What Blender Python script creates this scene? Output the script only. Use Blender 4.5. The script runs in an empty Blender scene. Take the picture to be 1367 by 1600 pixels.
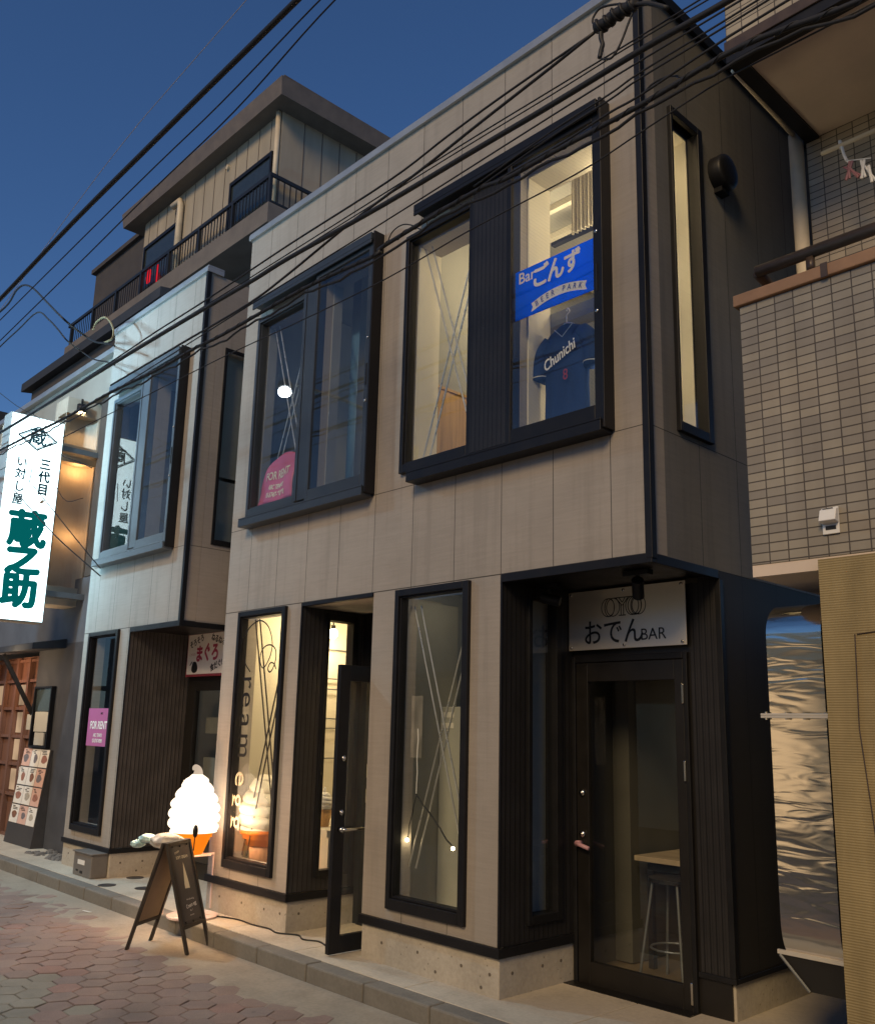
import bpy, math, random
from mathutils import Vector, Matrix
R = math.radians
random.seed(7)
scene = bpy.context.scene
col = scene.collection

# ---------------------------------------------------------------- camera
cam_d = bpy.data.cameras.new('camera'); cam = bpy.data.objects.new('camera', cam_d); col.objects.link(cam)
cam_d.sensor_fit = 'HORIZONTAL'; cam_d.sensor_width = 36.0
cam_d.lens = 36.0 * 1413.27 / 1367.0
cam_d.shift_x = 0.0; cam_d.shift_y = (842.17 - 800.0) / 1367.0
cam_d.clip_start = 0.05; cam_d.clip_end = 2000
RIGHT = Vector((0.68838, 0.72498, 0.02334)); DOWN = Vector((-0.13392, 0.15846, -0.97824)); FWD = Vector((-0.71290, 0.67028, 0.20617))
FWD.normalize(); RIGHT = (RIGHT - FWD * RIGHT.dot(FWD)).normalized(); UP = RIGHT.cross(FWD)
m = Matrix((RIGHT, UP, -FWD)).transposed().to_4x4(); m.translation = Vector((0, -4.25, 1.55))
cam.matrix_world = m
scene.camera = cam

# ---------------------------------------------------------------- sky, sun, exposure
SUN_EL, SUN_AZ = R(32), R(158)          # azimuth of the light, clockwise from +Y
world = bpy.data.worlds.new('World'); scene.world = world; world.use_nodes = True
wt = world.node_tree; wt.nodes.clear()
wo = wt.nodes.new('ShaderNodeOutputWorld'); wb = wt.nodes.new('ShaderNodeBackground'); sk = wt.nodes.new('ShaderNodeTexSky')
sk.sky_type = 'NISHITA'; sk.sun_disc = False
sk.sun_elevation = SUN_EL; sk.sun_rotation = SUN_AZ
sk.air_density = 1.0; sk.dust_density = 0.0; sk.ozone_density = 10.0
wb.inputs['Strength'].default_value = 0.085
wt.links.new(sk.outputs[0], wb.inputs[0]); wt.links.new(wb.outputs[0], wo.inputs[0])
sun_d = bpy.data.lights.new('sun', 'SUN'); sun = bpy.data.objects.new('sun', sun_d); col.objects.link(sun)
sun_d.energy = 2.2; sun_d.angle = R(20); sun_d.color = (1.0, 0.71, 0.36)
sd = Vector((math.sin(SUN_AZ) * math.cos(SUN_EL), math.cos(SUN_AZ) * math.cos(SUN_EL), math.sin(SUN_EL)))
sun.rotation_euler = sd.to_track_quat('Z', 'Y').to_euler()
scene.view_settings.view_transform = 'Standard'; scene.view_settings.look = 'None'
scene.view_settings.exposure = 0.0; scene.view_settings.gamma = 1.0
scene.render.engine = 'CYCLES'
scene.cycles.max_bounces = 8; scene.cycles.transparent_max_bounces = 16
scene.cycles.use_denoising = True
scene.cycles.sample_clamp_indirect = 4.0

# ---------------------------------------------------------------- materials
def nt(name):
    m = bpy.data.materials.new(name); m.use_nodes = True
    t = m.node_tree; t.nodes.clear()
    o = t.nodes.new('ShaderNodeOutputMaterial')
    return m, t, o
class N:                                        # terse node graph helper
    def __init__(s, t): s.t = t
    def __call__(s, kind, **kw):
        n = s.t.nodes.new('ShaderNode' + kind)
        for k, v in kw.items():
            if k in n.inputs:
                if hasattr(v, 'is_output'): s.t.links.new(v, n.inputs[k])
                else: n.inputs[k].default_value = v
            else: setattr(n, k, v)
        return n
    def math(s, op, a, b=0.0, clamp=False):
        n = s.t.nodes.new('ShaderNodeMath'); n.operation = op; n.use_clamp = clamp
        for i, v in enumerate((a, b)):
            if hasattr(v, 'is_output'): s.t.links.new(v, n.inputs[i])
            else: n.inputs[i].default_value = v
        return n.outputs[0]
    def mix(s, f, a, b, mode='MIX'):
        n = s.t.nodes.new('ShaderNodeMix'); n.data_type = 'RGBA'; n.blend_type = mode
        for k, v in ((0, f), (6, a), (7, b)):
            if hasattr(v, 'is_output'): s.t.links.new(v, n.inputs[k])
            else: n.inputs[k].default_value = v if k == 0 else (*v, 1)
        return n.outputs[2]
    def ramp(s, f, lo, hi):
        n = s.t.nodes.new('ShaderNodeMapRange'); s.t.links.new(f, n.inputs[0])
        n.inputs[1].default_value = lo; n.inputs[2].default_value = hi
        return n.outputs[0]
    def link(s, a, b): s.t.links.new(a, b)
def coords(g):
    return g('TexCoord').outputs['Object']
def principled(g, o, color, rough=0.6, metal=0.0, spec=0.5, normal=None):
    p = g('BsdfPrincipled')
    for k, v in (('Base Color', color), ('Roughness', rough), ('Metallic', metal), ('Specular IOR Level', spec)):
        if hasattr(v, 'is_output'): g.link(v, p.inputs[k])
        else: p.inputs[k].default_value = (*v, 1) if k == 'Base Color' else v
    if normal is not None: g.link(normal, p.inputs['Normal'])
    g.link(p.outputs[0], o.inputs[0])
    return p
def plain(name, c, rough=0.6, metal=0.0, var=0.18, scale=6.0, bump=0.0, spec=0.5, stretch=(1, 1, 1), bscale=60.0):
    m, t, o = nt(name); g = N(t)
    mp = g('Mapping', Scale=stretch); g.link(coords(g), mp.inputs[0]); v = mp.outputs[0]
    n = g('TexNoise', Vector=v, Scale=scale, Detail=6.0, Roughness=0.6).outputs[0]
    f = g.ramp(n, 0.25, 0.75)
    c1 = g.mix(f, tuple(x * (1 - var) for x in c), tuple(min(1, x * (1 + var)) for x in c))
    nrm = None
    if bump:
        n2 = g('TexNoise', Vector=v, Scale=bscale, Detail=4.0).outputs[0]
        nrm = g('Bump', Strength=bump, Distance=0.004, Height=n2).outputs[0]
    r = g.math('ADD', g.math('MULTIPLY', f, 0.12), rough - 0.06, clamp=True)
    principled(g, o, c1, r, metal, spec, nrm)
    return m
def emit(name, c, s, var=0.0):
    m, t, o = nt(name); g = N(t)
    e = g('Emission', Strength=s)
    if var:
        n = g('TexNoise', Vector=coords(g), Scale=3.0).outputs[0]
        cc = g.mix(g.ramp(n, .3, .7), tuple(x * (1 - var) for x in c), c); g.link(cc, e.inputs[0])
    else: e.inputs[0].default_value = (*c, 1)
    g.link(e.outputs[0], o.inputs[0]); return m
def line_mask(g, coord, origin, pitch, width):
    # 1 on a thin joint every `pitch` metres along a coordinate
    a = g.math('DIVIDE', g.math('SUBTRACT', coord, origin), pitch)
    fr = g.math('SUBTRACT', a, g.math('FLOOR', g.math('ADD', a, 0.5)))
    return g.math('LESS_THAN', g.math('ABSOLUTE', fr), width / pitch / 2)
def cladding(name, c, axis='X', origin=-3.48, pitch=0.435, lines_z=(2.542, 3.3), joints=True):
    m, t, o = nt(name); g = N(t); v = coords(g)
    s = g('SeparateXYZ'); g.link(v, s.inputs[0])
    ax, zz = s.outputs[axis], s.outputs['Z']
    msk = line_mask(g, ax, origin, pitch, 0.006) if joints else None
    if lines_z:
        for zl in lines_z:
            k = g.math('LESS_THAN', g.math('ABSOLUTE', g.math('SUBTRACT', zz, zl)), 0.003)
            msk = k if msk is None else g.math('MAXIMUM', msk, k)
    if msk is None: msk = g.math('MULTIPLY', zz, 0.0)
    # one slight tone per board, cloudy blotches and faint horizontal brushing
    bid = g.math('FLOOR', g.math('DIVIDE', g.math('SUBTRACT', ax, origin), pitch))
    wn = g('TexWhiteNoise', noise_dimensions='1D'); g.link(bid, wn.inputs['W'])
    n1 = g('TexNoise', Vector=v, Scale=1.7, Detail=8.0, Roughness=0.62).outputs[0]
    mp = g('Mapping', Scale=(1.5, 1.5, 26)); g.link(v, mp.inputs[0])
    n2 = g('TexNoise', Vector=mp.outputs[0], Scale=2.2, Detail=6.0, Roughness=0.7).outputs[0]
    n3 = g('TexNoise', Vector=v, Scale=120.0, Detail=2.0).outputs[0]
    f = g.math('ADD', g.math('ADD', g.math('MULTIPLY', n1, 0.55), g.math('MULTIPLY', n2, 0.45)), g.math('MULTIPLY', g.math('SUBTRACT', wn.outputs[0], 0.5), 0.1))
    f = g.math('ADD', f, g.math('MULTIPLY', g.math('SUBTRACT', n3, 0.5), 0.16))
    md = g('Mapping', Scale=(11, 11, .55)); g.link(v, md.inputs[0])
    drip = g('TexNoise', Vector=md.outputs[0], Scale=1.0, Detail=5.0, Roughness=.6).outputs[0]
    f = g.math('SUBTRACT', f, g.math('MULTIPLY', g.ramp(drip, .52, .76), .24))
    base = g.mix(g.ramp(f, 0.32, 0.68), tuple(x * 0.84 for x in c), tuple(x * 1.13 for x in c))
    cc = g.mix(msk, base, tuple(x * 0.22 for x in c))
    h = g.math('SUBTRACT', g.math('MULTIPLY', n3, 0.15), g.math('MULTIPLY', msk, 1.0))
    nrm = g('Bump', Strength=0.35, Distance=0.004, Height=h).outputs[0]
    principled(g, o, cc, 0.62, 0, 0.35, nrm)
    return m
def ribbed(name, c, axis='Y', pitch=0.045, origin=0.0):
    m, t, o = nt(name); g = N(t); v = coords(g)
    s = g('SeparateXYZ'); g.link(v, s.inputs[0])
    msk = line_mask(g, s.outputs[axis], origin, pitch, 0.009)
    msk2 = line_mask(g, s.outputs[axis], origin + 0.016, pitch, 0.004)
    mm = g.math('MAXIMUM', msk, g.math('MULTIPLY', msk2, 0.5))
    n = g('TexNoise', Vector=v, Scale=5.0, Detail=6.0).outputs[0]
    b = g.mix(g.ramp(n, .3, .7), tuple(x * .8 for x in c), tuple(x * 1.25 for x in c))
    cc = g.mix(mm, b, tuple(x * .25 for x in c))
    nrm = g('Bump', Strength=0.8, Distance=0.008, Height=g.math('SUBTRACT', 1.0, mm)).outputs[0]
    principled(g, o, cc, 0.5, 0, 0.4, nrm); return m
def tiles(name, axis='X', ox=-2.19, oz=3.815, w=0.0985, h=0.0468, c1=(.34, .305, .243), c2=(.25, .226, .193), mortar=(.09, .075, .058), gap=.0034):
    m, t, o = nt(name); g = N(t); v = coords(g)
    s = g('SeparateXYZ'); g.link(v, s.inputs[0])
    c = g('CombineXYZ'); g.link(g.math('SUBTRACT', s.outputs[axis], ox), c.inputs[0]); g.link(g.math('SUBTRACT', s.outputs['Z'], oz), c.inputs[1])
    b = g('TexBrick', offset=0.0, squash=1.0)
    g.link(c.outputs[0], b.inputs['Vector'])
    for k, x in (('Scale', 1.0), ('Mortar Size', gap), ('Mortar Smooth', .15), ('Bias', -.1), ('Brick Width', w), ('Row Height', h)): b.inputs[k].default_value = x
    b.inputs['Color1'].default_value = (*c1, 1); b.inputs['Color2'].default_value = (*c2, 1); b.inputs['Mortar'].default_value = (*mortar, 1)
    n = g('TexNoise', Vector=v, Scale=1.4, Detail=8.0, Roughness=.65).outputs[0]
    md = g('Mapping', Scale=(7, 7, .5)); g.link(v, md.inputs[0]); drip = g('TexNoise', Vector=md.outputs[0], Scale=1.0, Detail=5.0).outputs[0]
    cc = g.mix(0.7, b.outputs[0], g.mix(g.ramp(g.math('ADD', g.math('MULTIPLY', n, .6), g.math('MULTIPLY', drip, .4)), .3, .7), (.56, .53, .48), (1.12, 1.12, 1.1)), 'MULTIPLY')
    n3 = g('TexNoise', Vector=v, Scale=90.0, Detail=2.0).outputs[0]
    hgt = g.math('ADD', g.math('SUBTRACT', 1.0, b.outputs['Fac']), g.math('MULTIPLY', n3, 0.12))
    nrm = g('Bump', Strength=0.6, Distance=0.005, Height=hgt).outputs[0]
    principled(g, o, cc, 0.42, 0, 0.4, nrm); return m
def corrugated(name, c, pitch=0.0115):
    m, t, o = nt(name); g = N(t); v = coords(g)
    s = g('SeparateXYZ'); g.link(v, s.inputs[0])
    w = g.math('SINE', g.math('MULTIPLY', s.outputs['Z'], 2 * math.pi / pitch))
    n = g('TexNoise', Vector=v, Scale=2.2, Detail=8.0, Roughness=.7).outputs[0]
    mp = g('Mapping', Scale=(6, 6, .6)); g.link(v, mp.inputs[0])
    n2 = g('TexNoise', Vector=mp.outputs[0], Scale=2.0, Detail=5.0).outputs[0]
    f = g.ramp(g.math('ADD', g.math('MULTIPLY', n, .6), g.math('MULTIPLY', n2, .4)), .3, .7)
    b = g.mix(f, tuple(x * .62 for x in c), tuple(x * 1.12 for x in c))
    cc = g.mix(g.math('MULTIPLY', g.ramp(w, .2, -1.0), .17), b, tuple(x * .45 for x in c))
    nrm = g('Bump', Strength=0.35, Distance=0.003, Height=g.math('ADD', w, g.math('MULTIPLY', n, 2.0))).outputs[0]
    principled(g, o, cc, 0.75, 0, 0.25, nrm); return m
def concrete(name, c, dots=True):
    m, t, o = nt(name); g = N(t); v = coords(g)
    n1 = g('TexNoise', Vector=v, Scale=2.6, Detail=9.0, Roughness=.68).outputs[0]
    n2 = g('TexNoise', Vector=v, Scale=38.0, Detail=4.0, Roughness=.6).outputs[0]
    vo = g('TexVoronoi', Vector=v, Scale=16.0)
    pits = g.math('LESS_THAN', vo.outputs['Distance'], 0.09)
    f = g.ramp(g.math('ADD', g.math('MULTIPLY', n1, .7), g.math('MULTIPLY', n2, .3)), .33, .67)
    b = g.mix(f, tuple(x * .70 for x in c), tuple(x * 1.15 for x in c))
    if dots: b = g.mix(g.math('MULTIPLY', pits, .6), b, tuple(x * .3 for x in c))
    st = g.ramp(g('TexNoise', Vector=v, Scale=1.3, Detail=9.0, Roughness=.72).outputs[0], .53, .72)
    b = g.mix(g.math('MULTIPLY', st, .42), b, tuple(x * .42 for x in c))
    nrm = g('Bump', Strength=0.4, Distance=0.006, Height=g.math('SUBTRACT', n2, g.math('MULTIPLY', pits, .5))).outputs[0]
    principled(g, o, b, 0.8, 0, 0.3, nrm); return m
def glass(name, tint=(.93, .96, .95), wired=0.0, gain=1.0, plane='X'):
    m, t, o = nt(name); g = N(t)
    lw = g('LayerWeight', Blend=0.5)
    p = g.math('POWER', lw.outputs['Facing'], 5.0)
    f = g.math('MULTIPLY', g.math('ADD', g.math('MULTIPLY', p, .85), .075), gain, clamp=True)
    tr = g('BsdfTransparent'); tr.inputs[0].default_value = (*tint, 1)
    gl = g('BsdfGlossy', Roughness=0.0); gl.inputs[0].default_value = (1, 1, 1, 1)
    mx = g('MixShader'); g.link(f, mx.inputs[0]); g.link(tr.outputs[0], mx.inputs[1]); g.link(gl.outputs[0], mx.inputs[2])
    out = mx.outputs[0]
    if wired:
        s = g('SeparateXYZ'); g.link(coords(g), s.inputs[0])
        a = g.math('MULTIPLY', s.outputs['X'], 1.0); y = s.outputs['Y']; z = s.outputs['Z']
        u = g.math('ADD', g.math('ADD', a, y), z); w = g.math('SUBTRACT', g.math('ADD', a, y), z)
        k = g.math('MAXIMUM', line_mask(g, u, 0, .026, .0011), line_mask(g, w, 0, .026, .0011))
        d = g('BsdfPrincipled'); d.inputs['Base Color'].default_value = (.55, .55, .55, 1); d.inputs['Metallic'].default_value = .8; d.inputs['Roughness'].default_value = .35
        m2 = g('MixShader'); g.link(g.math('MULTIPLY', k, wired), m2.inputs[0]); g.link(out, m2.inputs[1]); g.link(d.outputs[0], m2.inputs[2]); out = m2.outputs[0]
    g.link(out, o.inputs[0]); return m
def wood(name, c, axis_scale=(30, 30, 1.2), rough=.5):
    m, t, o = nt(name); g = N(t); v = coords(g)
    mp = g('Mapping', Scale=axis_scale); g.link(v, mp.inputs[0])
    n = g('TexNoise', Vector=mp.outputs[0], Scale=1.0, Detail=8.0, Roughness=.6).outputs[0]
    cc = g.mix(g.ramp(n, .3, .7), tuple(x * .65 for x in c), tuple(x * 1.2 for x in c))
    principled(g, o, cc, rough, 0, .4); return m

def duct_steel(name):
    m, t, o = nt(name); g = N(t); v = coords(g)
    mp = g('Mapping', Scale=(3.4, 3.4, 17.0)); g.link(v, mp.inputs[0])
    n = g('TexNoise', Vector=mp.outputs[0], Scale=1.0, Detail=1.0, Roughness=.3, Distortion=1.6).outputs[0]
    n2 = g('TexNoise', Vector=v, Scale=4.0, Detail=1.0).outputs[0]
    nrm = g('Bump', Strength=.36, Distance=.0075, Height=g.math('ADD', n, g.math('MULTIPLY', n2, .6))).outputs[0]
    principled(g, o, (.78, .71, .60), .15, 1.0, .5, nrm); return m

def sheer(name, c):
    # cloth-like sheet that also passes the light of the room behind it
    m, t, o = nt(name); g = N(t)
    a = g('BsdfDiffuse'); a.inputs[0].default_value = (*c, 1); b = g('BsdfTranslucent'); b.inputs[0].default_value = (*c, 1)
    x = g('MixShader'); x.inputs[0].default_value = .65
    g.link(a.outputs[0], x.inputs[1]); g.link(b.outputs[0], x.inputs[2]); g.link(x.outputs[0], o.inputs[0]); return m
M = {}
M['clad'] = cladding('fibre_cement_panel', (.305, .272, .238))
M['clad_left'] = cladding('fibre_cement_panel_neighbour', (.305, .272, .238), origin=-3.48 - 3.2 - 0.02)
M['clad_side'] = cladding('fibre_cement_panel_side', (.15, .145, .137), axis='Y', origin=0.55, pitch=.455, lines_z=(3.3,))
M['clad_side_left'] = cladding('fibre_cement_panel_side_neighbour', (.30, .27, .245), axis='Y', origin=0.12, pitch=.91, lines_z=(3.3,))
M['rib'] = ribbed('black_ribbed_panel', (.034, .032, .033), 'Y')
M['rib_front'] = ribbed('black_ribbed_panel_front', (.017, .016, .017), 'X', .04, -4.2)
M['black'] = plain('black_metal', (.009, .009, .0105), .45, 0.0, .25, 9, .05, .3)
M['brown_black'] = plain('dark_bronze_metal', (.0105, .0092, .0085), .4, .1, .2, 9, .03)
M['steel_grey'] = plain('grey_metal', (.16, .17, .18), .4, .5, .15, 8)
M['slate_metal'] = plain('slate_grey_metal', (.038, .045, .054), .42, .2, .15, 8)
M['slate_lit'] = plain('sign_lit_slate_metal', (.10, .115, .13), .42, .2, .15, 8)  # slate metal copy with the sign's light put into its colour
M['coping'] = plain('pale_metal_coping', (.42, .43, .43), .38, .6, .12, 4)
M['concrete'] = concrete('cast_concrete', (.42, .38, .32))
M['pave'] = concrete('sidewalk_concrete', (.50, .44, .35), dots=False)
M['kerb'] = concrete('kerb_concrete', (.20, .185, .16), dots=False)
M['dark_hole'] = plain('dark_hole', (.12, .10, .08), .9)
M['glass'] = glass('window_glass')
M['glass_wired'] = glass('wired_window_glass', wired=.35)
M['room_warm'] = plain('cream_wall_paint', (.62, .57, .46), .7, 0, .05, 3)
M['room_grey'] = plain('grey_wall_paint', (.30, .29, .25), .7, 0, .08, 3)
M['room_dark'] = plain('dim_wall_paint', (.24, .25, .25), .7, 0, .12, 3)
M['room_floor'] = plain('room_floor', (.16, .12, .08), .5, 0, .2, 5)
M['wainscot'] = wood('oak_wainscot', (.48, .30, .13))
M['rod'] = plain('bright_rod', (.62, .60, .55), .3, .7, .1)
M['chrome'] = plain('chrome', (.62, .6, .56), .18, 1.0, .05)
M['brushed'] = plain('brushed_stainless', (.74, .68, .58), .40, .55, .06, 40, 0, .5, (1, 1, 12))
M['white_paint'] = plain('white_paint', (.72, .70, .66), .45, 0, .06)
M['white_card'] = plain('white_card', (.70, .67, .62), .6, 0, .05)
M['ink'] = plain('black_ink', (.012, .011, .01), .5)
M['pink'] = plain('pink_vinyl', (.44, .13, .29), .45, 0, .05)
M['pink_red'] = plain('faded_pink_vinyl', (.50, .11, .19), .5, 0, .08)
M['white_ink'] = plain('white_ink', (.80, .78, .76), .5, 0, .03)
M['cream_ink'] = plain('cream_ink', (.66, .60, .44), .5, 0, .03)
M['red_ink'] = plain('red_ink', (.35, .02, .06), .5)
M['red_edge'] = plain('dark_red_edge', (.22, .03, .05), .5)
M['rubber'] = plain('black_cable', (.012, .012, .013), .6, 0, .2, 30)
M['pale_cable'] = plain('grey_cable', (.30, .30, .31), .5, 0, .2, 30)
M['yellow_cable'] = plain('yellowed_cable', (.20, .155, .085), .5, 0, .3, 14)
M['tile'] = tiles('beige_wall_tile')
M['tile_back'] = tiles('grey_wall_tile', ox=-2.2, oz=5.345, c1=(.42, .36, .28), c2=(.33, .285, .225))
M['tile_side'] = tiles('beige_wall_tile_side', axis='Y', ox=0.0)
M['tile_up'] = tiles('beige_wall_tile_upper', oz=5.46, c1=(.42, .36, .27), c2=(.34, .30, .23))
M['cap'] = plain('brown_painted_cap', (.30, .17, .09), .5, 0, .2, 7)
M['rail_brown'] = plain('brown_rail', (.075, .05, .035), .4, .2, .25, 14)
M['ceil'] = plain('balcony_ceiling', (.62, .51, .41), .8, 0, .12, 2.5)
M['corr'] = corrugated('ochre_ribbed_wall', (.325, .25, .125))
M['pipe'] = plain('cream_pipe', (.55, .47, .35), .5, 0, .15, 6)
M['lamp_white'] = emit('lit_cream_plastic', (1.0, .80, .58), 2.3)
M['lamp_orange'] = emit('lit_orange_plastic', (1.0, .22, .010), 1.5, .35)
M['bulb'] = emit('lit_bulb', (1.0, .80, .45), 16)
M['bulb_cool'] = emit('lit_cool_lamp', (.86, .95, 1.0), 9)
M['mirrored_glint'] = emit('lit_mirrored_glint', (1.0, .78, .42), 18)  # glow for the mirrored glints in the lower centre window
M['bar_light'] = emit('lit_ceiling_bar', (1.0, .86, .60), 6)
M['sign_face'] = emit('lit_sign_face', (.72, .95, 1.0), 4.0, .10)
M['sign_ink'] = emit('backlit_teal_ink', (.001, .115, .115), 1.0)
M['sign_ink_thin'] = plain('dark_teal_sign_ink', (.01, .05, .06), .5)
M['sign_side'] = plain('sign_casing', (.30, .29, .27), .5, .2, .15)
M['blue'] = sheer('blue_banner', (.004, .20, .92))
M['banner_ink'] = plain('banner_lettering', (.75, .68, .62), .5, 0, .04)
M['banner_blue_ink'] = plain('banner_blue_lettering', (.02, .06, .35), .5)
M['navy'] = plain('navy_cloth', (.010, .027, .095), .85, 0, .3, 9, .25, .2, (1, 1, .3), 30)
M['jersey_red'] = plain('red_cloth', (.30, .02, .03), .8)
M['acrylic'] = plain('pale_pink_acrylic', (.72, .56, .50), .25, 0, .05)
M['frame_black'] = wood('dark_stained_wood', (.035, .028, .023))
M['board'] = plain('charcoal_board', (.045, .042, .042), .55, 0, .25, 7)
M['tan'] = plain('tan_hardboard', (.30, .22, .14), .7, 0, .15, 7)
M['grey_box'] = plain('grey_box_paint', (.17, .155, .14), .5, .2, .15, 7)
M['iz_dark'] = plain('charcoal_render', (.050, .052, .060), .7, 0, .3, 3, .2)
M['iz_grey'] = plain('blue_grey_render', (.11, .12, .14), .75, 0, .25, 3, .2)
M['beige'] = plain('beige_render', (.42, .35, .27), .75, 0, .12, 3, .2)
M['parapet'] = plain('beige_parapet', (.30, .28, .24), .7, 0, .12, 2.5, .1)
M['pillar'] = plain('brown_grey_pillar', (.075, .066, .06), .7, 0, .2, 3, .1)
M['wood_red'] = wood('red_brown_wood', (.17, .085, .058))
M['lit_pane'] = emit('lit_door_pane', (1.0, .66, .40), .55, .55)
M['lit_blue'] = emit('lit_blue_glow', (.25, .30, 1.0), .8, .5)
M['house'] = plain('weathered_cream_siding', (.34, .30, .24), .7, 0, .18, 2.5, .1, .3, (1, 1, .25))
M['house_roof'] = plain('brown_fascia', (.13, .11, .095), .6, 0, .2, 5)
M['house_dark'] = plain('dark_brown_wall', (.10, .085, .078), .75, 0, .2, 3)
M['house_slab'] = plain('balcony_soffit', (.15, .135, .125), .75, 0, .2, 3)
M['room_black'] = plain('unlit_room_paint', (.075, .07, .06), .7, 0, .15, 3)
M['railing'] = plain('black_railing', (.012, .014, .018), .5)
M['grey_glass'] = plain('dark_window', (.03, .04, .045), .12)
M['red_cloth'] = emit('red_glow', (1.0, .02, .04), .8, .3)  # glow of a red light, not a cloth colour
M['block'] = plain('dark_block_wall', (.06, .055, .055), .8, 0, .2, 3)
M['slate'] = plain('dark_slate_roof', (.028, .032, .04), .7, 0, .25, 4)
M['bag'] = plain('crumpled_clear_plastic', (.42, .40, .36), .18, 0, .3, 22, .9, .7, (1, 1, 1), 14)
M['bag_blue'] = plain('pale_blue_plastic', (.40, .58, .58), .2, 0, .25, 20, .6)
M['table'] = wood('table_top', (.40, .31, .22), (3, 20, 3))
M['cabinet'] = plain('pale_cabinet', (.40, .40, .37), .5, 0, .06)
M['cardboard'] = plain('cardboard', (.36, .24, .13), .8)
M['gravel'] = concrete('broken_paving', (.17, .16, .15))
M['asphalt_base'] = plain('paver_joint_sand', (.085, .072, .062), .95, 0, .25, 12, .3)
M['gutter'] = concrete('gutter_mortar', (.36, .305, .235), dots=False)
M['door_grey'] = plain('door_panel_grey', (.13, .13, .12), .5)
M['card_warm'] = plain('peach_card', (.62, .40, .33), .5, 0, .1)
M['food_orange'] = plain('food_orange', (.30, .14, .10), .5, 0, .5, 40); M['food_brown'] = plain('food_brown', (.20, .09, .05), .5, 0, .5, 40)
M['food_pale'] = plain('food_pale', (.38, .34, .28), .5, 0, .4, 40); M['food_plum'] = plain('food_plum', (.17, .15, .16), .5, 0, .5, 40)
M['opposite_pane'] = emit('lit_shop_window', (1.0, .72, .44), 1.3, .6)
M['taupe_ink'] = plain('taupe_ink', (.30, .26, .19), .5)
M['rib_lit'] = ribbed('lit_ribbed_panel', (.06, .054, .052), 'Y')  # ribbed panel copy, lightened for the light falling on it
M['display_cream'] = plain('display_cream_plastic', (.80, .74, .62), .35, 0, .03); M['display_orange'] = plain('display_orange_plastic', (.80, .22, .035), .35, 0, .05)
M['display_peach'] = plain('display_peach_plastic', (.72, .38, .22), .4, 0, .05)
M['street_glow'] = emit('lit_street_lamp', (.86, .95, 1.0), 45)
M['rib_shaded'] = ribbed('shaded_ribbed_panel', (.017, .016, .017), 'Y')  # ribbed panel copy, darkened for the shade of the corner recess
M['gap_shade'] = cladding('gap_shade_panel', (.020, .018, .016), axis='Y', origin=0.55, pitch=.455, lines_z=())  # cladding copy turned near black, the gap's shade in its colour
M['pink_tape'] = plain('pink_tape', (.45, .24, .28), .5)
M['lamp_tip'] = emit('faintly_lit_tip', (1.0, .78, .58), .75, .3)
M['waffle'] = plain('waffle_cone', (.55, .32, .12), .6, 0, .2, 40)
M['sheet_dark'] = plain('printed_dark_sheet', (.06, .055, .055), .5, 0, .2, 8)
M['peg_pink'] = plain('pink_peg', (.30, .13, .14), .5)
M['duct_steel'] = duct_steel('rippled_stainless')

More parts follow.
